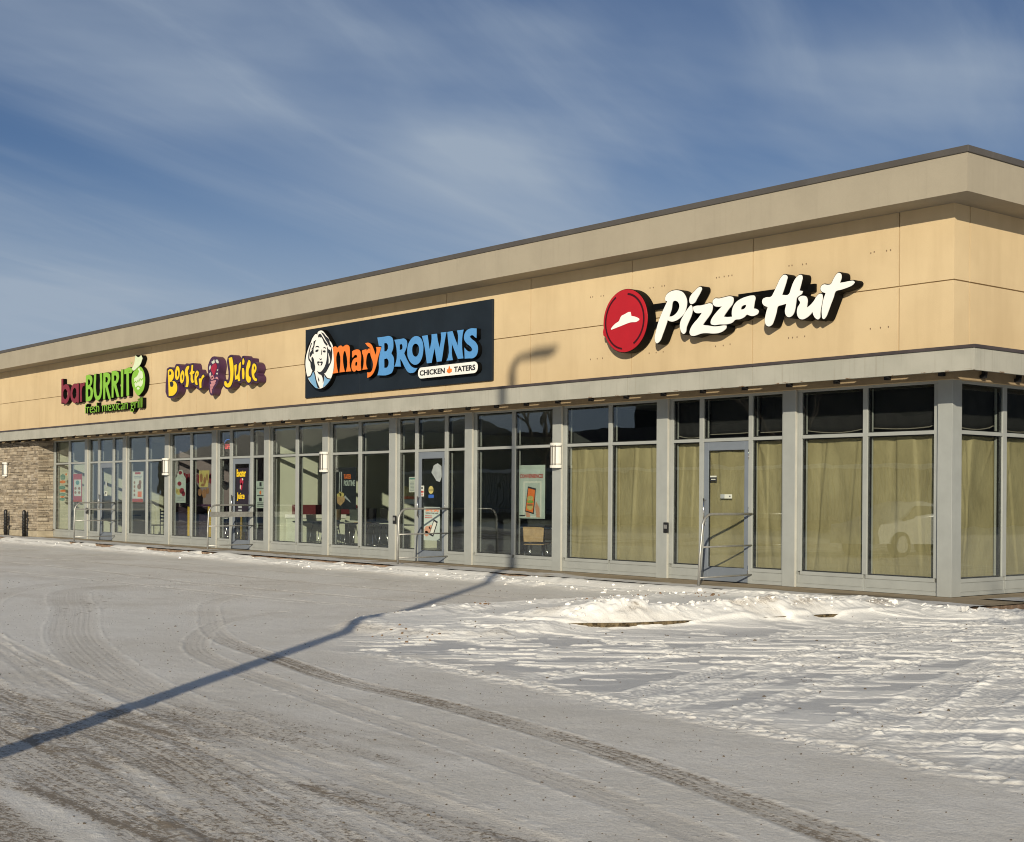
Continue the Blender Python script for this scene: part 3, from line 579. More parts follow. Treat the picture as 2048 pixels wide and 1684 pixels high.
    'bb_T': (-0.2, [[(-27.335, 5.029), (-26.854, 5.032), (-26.771, 4.963), (-26.835, 4.904), (-27.033, 4.903), (-27.006, 4.251), (-27.172, 4.253), (-27.193, 4.892), (-27.333, 4.893)]]),
    'bb_O': (-0.21, [[(-26.809, 4.656), (-26.779, 4.823), (-26.65, 4.941), (-26.424, 5.038), (-26.198, 5.023), (-26.036, 4.901), (-25.938, 4.715), (-25.951, 4.522), (-26.028, 4.374), (-26.186, 4.271), (-26.346, 4.217), (-26.509, 4.288), (-26.675, 4.423), (-26.775, 4.541)]]),
    'bb_hat': (-0.22, [[(-26.777, 5.019), (-26.631, 5.135), (-26.569, 5.285), (-26.538, 5.381), (-26.374, 5.313), (-26.15, 5.352), (-26.084, 5.264), (-26.21, 5.106), (-26.434, 5.01), (-26.694, 4.957)]]),
    'bb_in': (-0.216, [[(-26.634, 4.729), (-26.407, 4.799), (-26.296, 4.918), (-26.394, 4.966), (-26.314, 5.016), (-26.232, 4.927), (-26.119, 4.892), (-26.052, 4.721), (-26.148, 4.672), (-26.245, 4.719), (-26.324, 4.627), (-26.373, 4.685), (-26.469, 4.607), (-26.535, 4.653), (-26.616, 4.616)]]),
    'bb_in2': (-0.216, [[(-26.615, 4.574), (-26.518, 4.61), (-26.462, 4.565), (-26.372, 4.643), (-26.313, 4.584), (-26.228, 4.677), (-26.147, 4.63), (-26.058, 4.666), (-26.066, 4.556), (-26.176, 4.465), (-26.37, 4.504), (-26.532, 4.457)]]),
    'bb_in3': (-0.216, [[(-26.466, 4.425), (-26.37, 4.469), (-26.256, 4.414), (-26.368, 4.385)]]),
    'bj_B': (-0.286, [[(-24.321, 4.794), (-24.216, 4.824), (-24.053, 4.798), (-23.97, 4.69), (-23.984, 4.574), (-24.097, 4.486), (-23.886, 4.466), (-23.771, 4.357), (-23.769, 4.226), (-23.913, 4.117), (-24.254, 4.091)], [(-24.248, 4.767), (-24.15, 4.761), (-24.1, 4.699), (-24.181, 4.66), (-24.253, 4.672)], [(-24.211, 4.471), (-24.015, 4.466), (-23.965, 4.398), (-24.013, 4.342), (-24.176, 4.351)]]),
    'bj_o': (-0.286, [[(-23.889, 4.671), (-23.858, 4.786), (-23.763, 4.881), (-23.666, 4.846), (-23.616, 4.697), (-23.646, 4.568), (-23.757, 4.502), (-23.855, 4.552)], [(-23.792, 4.679), (-23.745, 4.778), (-23.697, 4.731), (-23.695, 4.629), (-23.758, 4.575)]]),
    'bj_o2': (-0.286, [[(-23.582, 4.55), (-23.536, 4.677), (-23.442, 4.751), (-23.362, 4.695), (-23.344, 4.55), (-23.39, 4.437), (-23.5, 4.4), (-23.564, 4.447)], [(-23.496, 4.559), (-23.456, 4.658), (-23.414, 4.597), (-23.428, 4.483), (-23.479, 4.486)]]),
    'bj_s': (-0.286, [[(-23.283, 4.733), (-23.191, 4.828), (-23.065, 4.841), (-23.065, 4.791), (-23.141, 4.695), (-23.092, 4.549), (-23.075, 4.433), (-23.12, 4.277), (-23.261, 4.285), (-23.215, 4.383), (-23.217, 4.528), (-23.282, 4.632)]]),
    'bj_t': (-0.286, [[(-23.031, 4.631), (-22.954, 4.683), (-22.91, 4.852), (-22.832, 4.847), (-22.846, 4.691), (-22.753, 4.677), (-22.767, 4.628), (-22.86, 4.606), (-22.843, 4.49), (-22.779, 4.387), (-22.872, 4.371), (-22.95, 4.44), (-22.968, 4.598)]]),
    'bj_e': (-0.286, [[(-22.734, 4.469), (-22.69, 4.624), (-22.599, 4.682), (-22.507, 4.64), (-22.521, 4.556), (-22.626, 4.463), (-22.594, 4.376), (-22.563, 4.303), (-22.639, 4.307), (-22.717, 4.369)], [(-22.635, 4.606), (-22.583, 4.624), (-22.576, 4.574), (-22.643, 4.521)]]),
    'bj_r': (-0.286, [[(-22.489, 4.455), (-22.397, 4.463), (-22.366, 4.419), (-22.307, 4.528), (-22.217, 4.544), (-22.186, 4.493), (-22.291, 4.443), (-22.35, 4.347), (-22.348, 4.22), (-22.439, 4.204)]]),
    'bj_J': (-0.286, [[(-20.859, 4.891), (-20.689, 4.899), (-20.63, 4.738), (-20.612, 4.464), (-20.652, 4.289), (-20.764, 4.159), (-20.934, 4.148), (-21.079, 4.232), (-21.08, 4.301), (-21.008, 4.31), (-20.936, 4.244), (-20.822, 4.272), (-20.767, 4.405), (-20.799, 4.681)]]),
    'bj_u': (-0.286, [[(-20.559, 4.679), (-20.447, 4.705), (-20.446, 4.589), (-20.471, 4.428), (-20.429, 4.398), (-20.347, 4.488), (-20.308, 4.702), (-20.225, 4.751), (-20.237, 4.603), (-20.29, 4.444), (-20.26, 4.266), (-20.358, 4.271), (-20.372, 4.327), (-20.512, 4.315)]]),
    'bj_i': (-0.286, [[(-20.154, 4.584), (-20.071, 4.578), (-20.042, 4.455), (-20.054, 4.307), (-20.122, 4.305), (-20.151, 4.408)]]),
    'bj_id': (-0.286, [[(-20.143, 4.772), (-20.102, 4.836), (-20.046, 4.751), (-20.072, 4.666), (-20.141, 4.677)]]),
    'bj_c': (-0.286, [[(-19.96, 4.463), (-19.921, 4.635), (-19.827, 4.77), (-19.759, 4.745), (-19.744, 4.623), (-19.824, 4.508), (-19.822, 4.387), (-19.712, 4.3), (-19.738, 4.221), (-19.847, 4.208), (-19.93, 4.273)]]),
    'bj_e2': (-0.286, [[(-19.661, 4.537), (-19.596, 4.653), (-19.501, 4.647), (-19.433, 4.549), (-19.445, 4.483), (-19.552, 4.397), (-19.524, 4.329), (-19.402, 4.268), (-19.415, 4.216), (-19.522, 4.235), (-19.632, 4.335)], [(-19.567, 4.558), (-19.533, 4.609), (-19.5, 4.54), (-19.553, 4.477)]]),
    'bj_back1': (-0.28, [[(-24.41, 4.852), (-24.23, 4.887), (-23.962, 4.844), (-23.857, 4.935), (-23.696, 4.932), (-23.545, 4.867), (-23.502, 4.789), (-23.391, 4.791), (-23.282, 4.907), (-23.078, 4.899), (-22.969, 4.9), (-22.799, 4.888), (-22.688, 4.702), (-22.52, 4.712), (-22.442, 4.594), (-22.214, 4.594), (-22.108, 4.516), (-22.212, 4.41), (-22.284, 4.231), (-22.42, 4.16), (-22.573, 4.197), (-22.712, 4.269), (-22.883, 4.329), (-22.992, 4.364), (-23.069, 4.26), (-23.193, 4.217), (-23.352, 4.29), (-23.385, 4.394), (-23.511, 4.35), (-23.608, 4.436), (-23.769, 4.445), (-23.671, 4.323), (-23.685, 4.193), (-23.86, 4.071), (-24.282, 4.048), (-24.381, 4.083)]]),
    'bj_back2': (-0.28, [[(-21.162, 4.251), (-21.149, 4.346), (-21.02, 4.355), (-20.905, 4.332), (-20.878, 4.44), (-20.934, 4.91), (-20.871, 4.947), (-20.63, 4.927), (-20.572, 4.83), (-20.557, 4.733), (-20.417, 4.744), (-20.306, 4.797), (-20.223, 4.785), (-20.191, 4.884), (-20.031, 4.879), (-19.975, 4.76), (-19.866, 4.82), (-19.703, 4.808), (-19.674, 4.699), (-19.513, 4.694), (-19.378, 4.612), (-19.35, 4.517), (-19.428, 4.403), (-19.32, 4.29), (-19.345, 4.199), (-19.452, 4.165), (-19.641, 4.216), (-19.748, 4.155), (-19.912, 4.165), (-20.022, 4.252), (-20.16, 4.247), (-20.243, 4.211), (-20.438, 4.263), (-20.55, 4.27), (-20.69, 4.141), (-20.916, 4.092), (-21.103, 4.164)]]),
    'bj_back3': (-0.28, [[(-22.007, 4.763), (-21.934, 4.87), (-21.816, 4.967), (-21.654, 4.993), (-21.507, 4.952), (-21.418, 4.876), (-21.373, 4.776), (-21.391, 4.61), (-21.427, 4.516), (-21.405, 4.389), (-21.496, 4.256), (-21.642, 4.153), (-21.699, 4.03), (-21.787, 3.979), (-21.907, 4.055), (-21.954, 4.198), (-21.918, 4.449), (-21.995, 4.594)]]),
    'bj_w1': (-0.286, [[(-21.803, 4.861), (-21.714, 4.876), (-21.656, 4.913), (-21.616, 4.82), (-21.743, 4.808)]]),
    'bj_w2': (-0.286, [[(-21.568, 4.893), (-21.48, 4.894), (-21.406, 4.826), (-21.42, 4.792), (-21.537, 4.835)]]),
    'bj_w3': (-0.286, [[(-21.505, 4.631), (-21.438, 4.641), (-21.467, 4.594)]]),
    'bj_w4': (-0.286, [[(-21.548, 4.551), (-21.446, 4.551), (-21.474, 4.497)]]),
    'bj_w5': (-0.286, [[(-21.92, 4.715), (-21.861, 4.781), (-21.845, 4.71), (-21.904, 4.644)]]),
    'bj_w6': (-0.286, [[(-21.903, 4.559), (-21.844, 4.591), (-21.828, 4.513), (-21.878, 4.474)]]),
    'bj_berry': (-0.286, [[(-21.83, 4.709), (-21.669, 4.796), (-21.552, 4.802), (-21.506, 4.715), (-21.578, 4.594), (-21.665, 4.488), (-21.754, 4.578), (-21.815, 4.652)]]),
    'bj_p1': (-0.286, [[(-21.856, 4.43), (-21.694, 4.476), (-21.634, 4.417), (-21.488, 4.45), (-21.414, 4.376), (-21.605, 4.415), (-21.781, 4.384)]]),
    'bj_p2': (-0.286, [[(-21.84, 4.359), (-21.545, 4.37), (-21.574, 4.316), (-21.78, 4.272)]]),
    'bj_p3': (-0.286, [[(-21.869, 4.277), (-21.573, 4.288), (-21.661, 4.223), (-21.838, 4.191)]]),
    'bj_p4': (-0.286, [[(-21.868, 4.207), (-21.69, 4.211), (-21.748, 4.144), (-21.852, 4.122)]]),
    'bj_p5': (-0.286, [[(-21.852, 4.122), (-21.763, 4.124), (-21.776, 4.034), (-21.821, 4.05)]]),
    'bj_p6': (-0.286, [[(-21.872, 4.487), (-21.709, 4.505), (-21.708, 4.428), (-21.841, 4.436)]]),
}

# ------------------------------------------------------------------ the retail building
B = thing('retail_building', 'long single-storey tan stucco shop building with grey framed storefronts', 'building', (-16.0, 6.0, 0.0))
XL, XR, DEP = -52.0, 0.06, 18.0           # far left end, right corner, depth
WZ0, WZ1 = 3.105, 5.60
# stucco wall: panels with open joints in front of a backing
jx = [-0.86, -3.65, -6.44, -9.21, -11.92, -14.68, -17.48, -20.28, -23.05, -25.83, -28.6, -31.4, -34.2, -37.0, -39.8, -42.6, -45.4, -48.2]
JZ = 4.515; g = 0.010
m = MB()
xs = [XR] + jx + [XL]
for a, b in zip(xs, xs[1:]):
    ga = g if a != XR else 0
    for z0, z1 in ((WZ0, JZ-g), (JZ+g, WZ1)):
        m.box(b+g, a-ga, -0.06, 0.10, z0, z1)
jy = [0.33, 3.1, 5.9, 8.7, 11.5, 14.3]
ys = [0.10] + jy + [DEP]
for a, b in zip(ys, ys[1:]):
    for z0, z1 in ((WZ0, JZ-g), (JZ+g, WZ1)):
        m.box(-0.10, XR, a+(g if a != .10 else 0), b-g, z0, z1)
m.box(XL, XR-.03, -0.030, 0.12, WZ0+.002, WZ1-.002)
m.box(-0.10, XR-.03, .12, DEP, WZ0+.002, WZ1-.002)
m.build('wall', 'stucco', B)
for x, z in [(-7.52, 5.06), (-7.46, 5.06), (-7.24, 5.05), (-7.17, 5.05), (-5.99, 5.06), (-5.91, 5.06), (-5.7, 5.06), (-5.64, 5.06), (-4.44, 5.06), (-4.38, 5.06), (-4.27, 5.06), (-4.17, 5.06), (-4.1, 5.06), (-2.91, 5.07), (-2.85, 5.07), (-2.64, 5.06), (-2.57, 5.06), (-1.36, 5.07), (-1.3, 5.08), (-1.08, 5.07), (-1.01, 5.07), (-7.51, 3.92), (-7.33, 3.92), (-7.19, 3.92), (-6.0, 3.92), (-5.83, 3.92), (-5.66, 3.92), (-4.45, 3.92), (-4.28, 3.92), (-4.13, 3.93), (-2.91, 3.93), (-2.83, 3.93), (-2.74, 3.93), (-2.59, 3.93), (-1.36, 3.94), (-1.18, 3.94), (-1.04, 3.94)]:
    m = MB(); m.ellipse(x, z, 0.010, 0.015, -0.0635, -0.055, n=8); m.build('bolt_hole', 'boltgrey', B)  # flat brown dots drawn for old bolt holes
# roof edge
def ring(m, y0, y1, z0, z1, mi=0):
    """an L-shaped band round the front and right side; y0 outer, y1 inner distance in front of the wall line"""
    m.box(XL, y0, -y0, -y1, z0, z1, mi)
    m.box(y1, y0, -y1, DEP, z0, z1, mi)
m = MB(); ring(m, 0.615, 0.05, 5.60, 6.13); o = m.build('roof_fascia', 'fascia', B)
m = MB(); ring(m, 0.64, 0.03, 6.13, 6.222); m.build('roof_coping', 'coping', B, 0.006)
m = MB(); m.box(XL, 0.03, -0.03, DEP, 5.95, 6.10); m.build('roof', 'roofm', B)
# canopy: fascia board, flashing, slotted deck, brackets
CT = 3.42
m = MB(); 
jc = [-2.88, -5.63, -8.41, -11.12, -13.86, -16.6, -19.35, -22.1, -24.86, -27.65, -30.45, -33.2, -36, -38.8, -41.5, -44.3, -47]
xs = [0.95] + jc + [XL]
for i, (a, b) in enumerate(zip(xs, xs[1:])):
    m.box(b+.004, a-(.004 if i else 0), -0.95, -0.91, 3.122, CT)
ys = [-0.91, 3.0, 5.8, 8.6, 11.4, DEP]
for a, b in zip(ys, ys[1:]):
    m.box(0.91, 0.95, a+.002, b-.006, 3.122, CT)
can = m.build('canopy', 'panel', B, 0.004)
m = MB(); ring(m, 0.975, 0.90, CT, 3.462); m.build('canopy_flashing', 'capmetal', can)
m = MB()
SL0, SL1 = 0.80, 0.69                       # slot in the deck (distance in front of the wall line)
D0, D1 = 3.402, 3.410
m.box(XL, 0.91, -0.91, -SL0, D0, D1); m.box(XL, 0.06, -SL1, -0.06, D0, D1)
m.box(0.06, SL1, -SL1, DEP, D0, D1); m.box(SL0, 0.91, -SL0, DEP, D0, D1)
bx = [-0.10 - 0.9167*i for i in range(56)]
by = [0.62 + 0.9167*i for i in range(18)]
for x in bx: m.box(x-0.8767, x-0.40, -SL0, -SL1, D0+.001, D1-.001)
m.box(-.06, SL0, -SL0, -SL1, D0+.001, D1-.001)
for y in by: m.box(SL1, SL0, y-0.46, y+.0, D0+.001, D1-.001)
m.build('canopy_deck', 'soffit', can)
def bracket(x, y, side):
    m = MB()
    if side == 'f':
        m.box(x-.035, x+.035, y-.08, y, 3.15, 3.20); m.box(x-.025, x+.025, y-.84, y-.10, 3.34, 3.40)
        m.prism([(x-.015, 3.2), (x+.015, 3.2), (x+.015, 3.34), (x-.015, 3.34)], y-.10, y-.02)
    else:
        m.box(x, x+.08, y-.035, y+.035, 3.15, 3.20); m.box(x+.10, x+.84, y-.025, y+.025, 3.34, 3.40)
        m.box(x+.02, x+.10, y-.015, y+.015, 3.2, 3.34)
    m.build('bracket', 'blackmetal', can)
m = MB(); m.box(XL, 0.066, -0.066, -0.0605, 3.108, 3.30); m.box(0.0605, 0.066, -0.0605, DEP, 3.108, 3.30); m.build('wall_shade_band', 'wallshade', can)  # thin darker sheet standing in for canopy shade on the stucco
for x in bx: bracket(x, -0.068, 'f')
for y in by[:6]: bracket(0.068, y, 's')

# ---- storefront
YF = 0.06                                    # plane of the window frames; pilasters stand proud at y = 0
def cor(x, y=YF): return 11.443 + (x-11.443)*(1+y/17.558)
def zcor(z, y=YF): return 1.385 + (z-1.385)*(1+y/17.558)
Z = dict(base=0.004, pan0=0.066, pan1=0.198, sill1=0.255, rail0=zcor(2.337), rail1=zcor(2.392), head0=zcor(3.062), head1=3.112)
FR = lambda u, o, z: (u, -o, z)              # front: o outwards = -y
SD = lambda u, o, z: (o, u, z)               # right side: o outwards = +x
def pane(win, u0, u1, z0, z1, T, o):
    m = MB(); m.box(u0, u1, o-.006, o+.006, z0, z1, 0, T); m.build('pane', 'glass', win)
def gasket(m, u0, u1, z0, z1, o, T, w=.016, d=.062):
    for a in ((u0, u0+w, z0, z1), (u1-w, u1, z0, z1), (u0+w, u1-w, z0, z0+w), (u0+w, u1-w, z1-w, z1)):
        m.box(a[0], a[1], o-d, o-.008, a[2], a[3], 0, T)
def window(u_start, glazing, u_end, T, off, doors=()):
    """one storefront bay: glazing = list of (left,right) glass spans; doors = indices of spans that hold a door below the transom"""
    m = MB(); o1 = off; og = off-.030; ob = off-.135
    # head, transom rail, sill
    m.box(u_start, u_end, ob, o1, Z['head0'], Z['head1'], 0, T)
    edges = [u_start] + [e for gl in glazing for e in gl] + [u_end]
    for i in range(0, len(edges), 2):        # jambs and mullions
        a, b = edges[i], edges[i+1]
        near_door = any(j in doors for j in (i//2-1, i//2))
        m.box(a, b, og-.002, o1-.001, Z['base'] if near_door else Z['sill1'], Z['head0'], 0, T)
        m.box(a-.014, b+.014, ob, og-.062, Z['sill1'], Z['head0'], 0, T)
    for i, (a, b) in enumerate(glazing):
        m.box(a, b, ob+.001, o1-.002, Z['rail0'], Z['rail1'], 0, T)
        if i not in doors:
            m.box(a-.02, b+.02, ob+.001, o1+.002, Z['pan1'], Z['sill1'], 0, T)
    win = m.build('window', 'frame', B, 0.004)
    gk = MB()
    for i, (a, b) in enumerate(glazing):
        gasket(gk, a, b, Z['rail1'], Z['head0'], og, T); pane(win, a+.004, b-.004, Z['rail1']+.004, Z['head0']-.004, T, og)
        if i not in doors:
            gasket(gk, a, b, Z['sill1'], Z['rail0'], og, T); pane(win, a+.004, b-.004, Z['sill1']+.004, Z['rail0']-.004, T, og)
    gk.build('gasket', 'gasket', win)
    # metal panels below the sill, each with a raised field
    segs = []
    cur = u_start
    for i, (a, b) in enumerate(glazing):
        if i in doors:
            if a-.06 > cur+.05: segs.append((cur, glazing[i-1][1] if i else a))
            cur = b+.03 if i+1 < len(glazing) else u_end
    if cur < u_end-.05: segs.append((cur, u_end))
    if not doors:
        segs = []
        cur = u_start
        for i, (a, b) in enumerate(glazing):
            e = u_end if i == len(glazing)-1 else (b + glazing[i+1][0])/2
            segs.append((cur, e)); cur = e
    for a, b in segs:
        p = MB()
        p.box(a+.003, b-.003, off-.06, off-.012, Z['base'], Z['pan1'], 0, T)
        p.box(a+.035, b-.035, off-.012, off-.002, Z['pan0'], Z['pan1']-.012, 0, T)
        p.box(a+.001, b-.001, off-.012, off+.004, Z['base'], 0.05, 0, T)
        p.build('sill_panel', 'frame', win, 0.004)
    return win
def door(u0, u1, T, off, hinge_right=True):
    o1 = off-.02; z0, z1 = 0.012, Z['rail0']-.006
    m = MB(); s = .10
    m.box(u0+.004, u0+s, o1-.045, o1, z0, z1, 0, T); m.box(u1-s, u1-.004, o1-.045, o1, z0, z1, 0, T)
    m.box(u0+s, u1-s, o1-.045, o1-.001, z1-.14, z1, 0, T); m.box(u0+s, u1-s, o1-.045, o1-.001, z0, z0+.23, 0, T)
    d = m.build('door', 'doorframe', B, 0.004)
    k = MB(); gasket(k, u0+s, u1-s, z0+.23, z1-.14, o1-.012, T, .01, .03); k.build('gasket', 'gasket', d)
    pane(d, u0+s+.002, u1-s-.002, z0+.232, z1-.142, T, o1-.02)
    h = MB(); hx = u0+.055
    for zz in (1.0, 1.36): h.tube([T(hx, o1, zz), T(hx, o1+.06, zz)], .008)
    h.tube([T(hx, o1+.06, .97), T(hx, o1+.06, 1.39)], .013)
    h.build('handle', 'chrome', d)
    for zz in (.22, 1.18, 2.12):
        q = MB(); q.tube([T(u1+.004, o1+.008, zz-.075), T(u1+.004, o1+.008, zz+.075)], .013)
        for e in (-.05, -.015, .02): q.tube([T(u1+.004, o1+.008, zz+e), T(u1+.004, o1+.008, zz+e+.012)], .017)
        q.build('hinge', 'chrome', d)
    c = MB(); c.box(u0+.02, u0+.05, o1, o1+.012, .93, 1.02, 0, T); c.build('lock', 'chrome', d)
    return d
M_ = .03
def gl(*pairs): return [(cor(a), cor(b)) for a, b in pairs]
def bay(end_l, spans, end_r, doors=()):
    w_ = window(cor(end_l), gl(*spans), end_r, FR, -YF, doors)
    for i in doors: door(cor(spans[i][0]), cor(spans[i][1]), FR, -YF)
    return w_
bay(-2.79, [(-2.684, -1.531), (-1.446-M_+.03, -0.294)], -0.237)
bay(-5.585, [(-5.468, -4.858), (-4.767, -3.776), (-3.695, -3.077)], -3.02, (1,))
bay(-8.345, [(-8.224, -7.089), (-6.998, -5.868)], -5.80)
bay(-11.08, [(-10.957, -9.834), (-9.729, -8.625)], -8.57)
bay(-13.79, [(-13.668, -13.088), (-12.982, -12.032), (-11.924, -11.348)], -11.30, (1,))
bay(-16.54, [(-16.389, -15.282), (-15.162, -14.065)], -14.01)
bay(-19.28, [(-19.127, -18.023), (-17.897, -16.812)], -16.75)
bay(-22.03, [(-21.877, -21.319), (-21.177, -20.234), (-20.106, -19.544)], -19.48, (1,))
bay(-24.81, [(-24.658, -23.54), (-23.428, -22.307)], -22.25)
bay(-27.61, [(-27.445, -26.304), (-26.192, -25.09)], -25.03)
bay(-30.42, [(-30.259, -29.649), (-29.508, -28.58), (-28.452, -27.871)], -27.81, (1,))
bay(-33.195, [(-33.01, -31.922), (-31.786, -30.645)], -30.58)
window(0.245, [(0.285, 1.36), (1.47, 2.55)], 2.62, SD, -.02)
window(2.86, [(2.96, 4.05), (4.15, 5.25)], 5.33, SD, -.02)
window(5.6, [(5.7, 6.8), (6.9, 8.0)], 8.1, SD, -.02)
# pilasters
pil = [(-3.063, -2.803), (-5.868, -5.596), (-8.625, -8.366), (-11.348, -11.097), (-14.065, -13.807), (-16.812, -16.556), (-19.544, -19.294), (-22.307, -22.048), (-25.09, -24.825), (-27.871, -27.631), (-30.645, -30.438)]
for a, b in pil:
    m = MB(); m.box(a, b-.012, 0.0, 0.20, 0.003, 3.116)
    pl_ = m.build('pilaster', 'frame', B, 0.004)
    m = MB(); m.box(b-.0115, b-.001, 0.002, 0.04, 0.004, 3.10); m.build('edge_trim', 'trim', pl_)
m = MB(); m.box(-0.235, 0.006, 0.0, 0.24, 0.003, 3.118); m.build('corner_column', 'frame', B, 0.004)
for a, b in ((2.6, 2.86), (5.33, 5.6), (8.1, 8.36)):
    m = MB(); m.box(-.2, 0.006, a, b, 0.003, 3.116); m.build('pilaster', 'frame', B, 0.004)
m = MB(); m.box(-.2, 0.0, 8.36, DEP, 0, 3.11); m.build('side_wall', 'stucco', B)
# far left: ledge stone pier with a smooth plinth
rng = random.Random(3)
m = MB(); lay = m.bm.faces.layers.float.new('rnd')
def course(u0, u1, T, o):
    z = 0.20
    while z < 3.10:
        h = rng.choice((.03, .035, .045, .05, .06, .075, .09)); z1 = min(z+h, 3.105); u = u0
        while u < u1:
            L = rng.uniform(.09, .40); e = min(u+L, u1)
            if u1-e < .08: e = u1
            d = rng.uniform(-.022, .034); v = rng.random()
            fs = m.box(u+.004, e-.004, o-.12, o+d, z+.004+rng.uniform(-.003, .003), z1-.003+rng.uniform(-.003, .003), 0, T)
            for f_ in fs: f_[lay] = v
            u = e
        z = z1
course(-37.32, -33.33, FR, 0.45)
course(-0.445, 0.06, lambda u, o, z: (-33.36+o, u, z), 0.06)
fs = m.box(-37.3, -33.34, -0.40, 0.2, 0.19, 3.1)
for f_ in fs: f_[lay] = .05
st = m.build('stone_pier', 'stone', B, 0.006)
m = MB(); m.box(-37.34, -33.27, -0.475, 0.06, 0.0, 0.19); m.build('stone_plinth', 'conc', st, 0.008)
# the plain wall further left, with a dark service door next to the stone
m = MB(); m.box(XL, -38.6, 0.0, 0.25, 0, 3.11); m.build('side_wall', 'stucco', B)
m = MB(); m.box(-38.6, -37.33, -.02, 0.2, 0, 3.1); m.build('service_door', 'blackmetal', B)
# interior shell
m = MB(); m.box(-52, -0.16, 0.22, 15, -0.10, 0.0); m.build('shop_floor', 'tile', B)
m = MB(); m.box(-52, -0.16, 0.26, 15, 3.13, 3.2); m.build('shop_ceiling', 'ceil', B)
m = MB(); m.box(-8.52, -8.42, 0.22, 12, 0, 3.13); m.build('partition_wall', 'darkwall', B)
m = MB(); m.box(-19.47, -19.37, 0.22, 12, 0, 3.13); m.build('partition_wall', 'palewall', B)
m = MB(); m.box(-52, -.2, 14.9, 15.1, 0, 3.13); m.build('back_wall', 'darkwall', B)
m = MB(); m.box(-25.02, -24.93, 0.22, 9, 0, 3.13)
pw = m.build('partition_wall', 'mauve', B)
m = MB(); m.box(-24.93, -24.905, 0.25, 9, 0.0, 1.06); m.build('wainscot', 'counterpurple', pw)
m = MB(); m.box(-33.25, -33.15, 0.22, 9, 0, 3.13); m.build('partition_wall', 'palewall', B)
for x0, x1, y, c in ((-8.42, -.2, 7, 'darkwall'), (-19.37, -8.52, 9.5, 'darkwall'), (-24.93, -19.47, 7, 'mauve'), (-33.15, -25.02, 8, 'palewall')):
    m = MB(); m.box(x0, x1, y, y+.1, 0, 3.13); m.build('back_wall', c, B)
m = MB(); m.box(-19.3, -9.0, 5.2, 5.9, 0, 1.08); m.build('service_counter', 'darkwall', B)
m = MB(); m.box(-24.8, -19.6, 4.2, 4.8, 0, 1.08); m.build('service_counter', 'counterpurple', B)
m = MB(); m.box(-32.8, -25.2, 4.4, 5.0, 0, 1.08); m.build('service_counter', 'wood', B)

# ------------------------------------------------------------------ shop signs
def L(n): return T_[n][1]
def sm(n, a=62): return [smooth_loop(l, a) for l in L(n)]
# red roundel and white brush script
S1 = thing('shop_sign', 'red round roundel sign with hat emblem and white brush script letters', 'shop sign', (-4.0, -0.06, 3.9))
cxr, czr, rr = -6.362, 4.50, 0.548
def disc(r, n=64, c=(cxr, czr)): return [(c[0]+r*math.cos(2*math.pi*k/n), c[1]+r*1.0*math.sin(2*math.pi*k/n)) for k in range(n)]
me = curve_mesh('roundel', [disc(rr+.012)], -.29, -.10); rd = link('roundel', me, 'black', S1)
nub = [( -6.90+.045*math.cos(t/8*math.pi*2), 4.352+.085*math.sin(t/8*math.pi*2)) for t in range(8)]
me = curve_mesh('roundel_face', [disc(rr)], -.305, -.289, 0, .003); rf = link('roundel_face', me, 'redface', rd)
m = MB(); m.prism(nub, -.285, -.12); m.build('tab', 'redface', rd)
def arc(r, w, a0, a1, n=30):
    A = [math.radians(a0+(a1-a0)*i/n) for i in range(n+1)]
    return [(cxr+(r+w/2)*math.cos(a), czr+(r+w/2)*math.sin(a)) for a in A] + [(cxr+(r-w/2)*math.cos(a), czr+(r-w/2)*math.sin(a)) for a in A[::-1]]
me = curve_mesh('ring_line', [arc(.47, .036, 82, -62)], -.309, -.304); link('ring_line', me, 'ringdark', rf)
me = curve_mesh('ring_line', [arc(.49, .032, 118, 262)], -.309, -.304); link('ring_line', me, 'ringdark', rf)
me = curve_mesh('hat_emblem', sm('ph_hat', 40), -.313, -.304); link('hat_emblem', me, 'whiteface', rf)
for n in ('P', 'dot', 'i', 'z', 'za', 'H', 'u', 't'):
    lp = sm('ph_'+n, 75)
    b = link('letter', curve_mesh('letter', lp, -.293, -.10, 0.014), 'black', S1)
    link('letter_face', curve_mesh('letter_face', lp, -.304, -.292), 'whiteface', b)
m = MB()
m.box(-5.98, -5.1, -.13, -.075, 4.655, 4.755); m.box(-5.98, -4.6, -.13, -.075, 4.345, 4.445); m.box(-3.9, -2.35, -.13, -.075, 4.60, 4.72)
m.build('mounting_rail', 'black', S1)
# dark panel sign
S2 = thing('shop_sign', 'wide charcoal sign panel with woman portrait oval, orange and blue letters', 'shop sign', (-13.86, -0.06, 3.7))
m = MB()
for a, b in ((-17.41, -15.076), (-15.076, -12.731), (-12.731, -10.325)): m.box(a+.004, b-.004, -.115, -.062, 3.70, 5.318)
m.build('panel', 'navy', S2, 0.006)
for n, c in (('m','orange'),('a','orange'),('r','orange'),('y','orange'),('B','blue'),('R','blue'),('O','blue'),('W','blue'),('N','blue'),('S','blue')):
    lp = sm('mb_'+n, 50); yy = T_['mb_'+n][0]
    b = link('letter', curve_mesh('letter', lp, yy+.008, -.13, 0.004), 'black', S2)
    link('letter_face', curve_mesh('letter_face', lp, yy, yy+.007), c, b)
def stadium(x0, x1, z0, z1, n=12):
    r = (z1-z0)/2; zc_ = (z0+z1)/2
    return [(x1-r+r*math.cos(a), zc_+r*math.sin(a)) for a in [math.pi*(-.5+k/n) for k in range(n+1)]] + [(x0+r+r*math.cos(a), zc_+r*math.sin(a)) for a in [math.pi*(.5+k/n) for k in range(n+1)]]
SP = stadium(-12.655, -10.625, 3.865, 4.095)
pill = link('slogan_plate', curve_mesh('slogan_plate', [SP], -.235, -.13), 'black', S2)
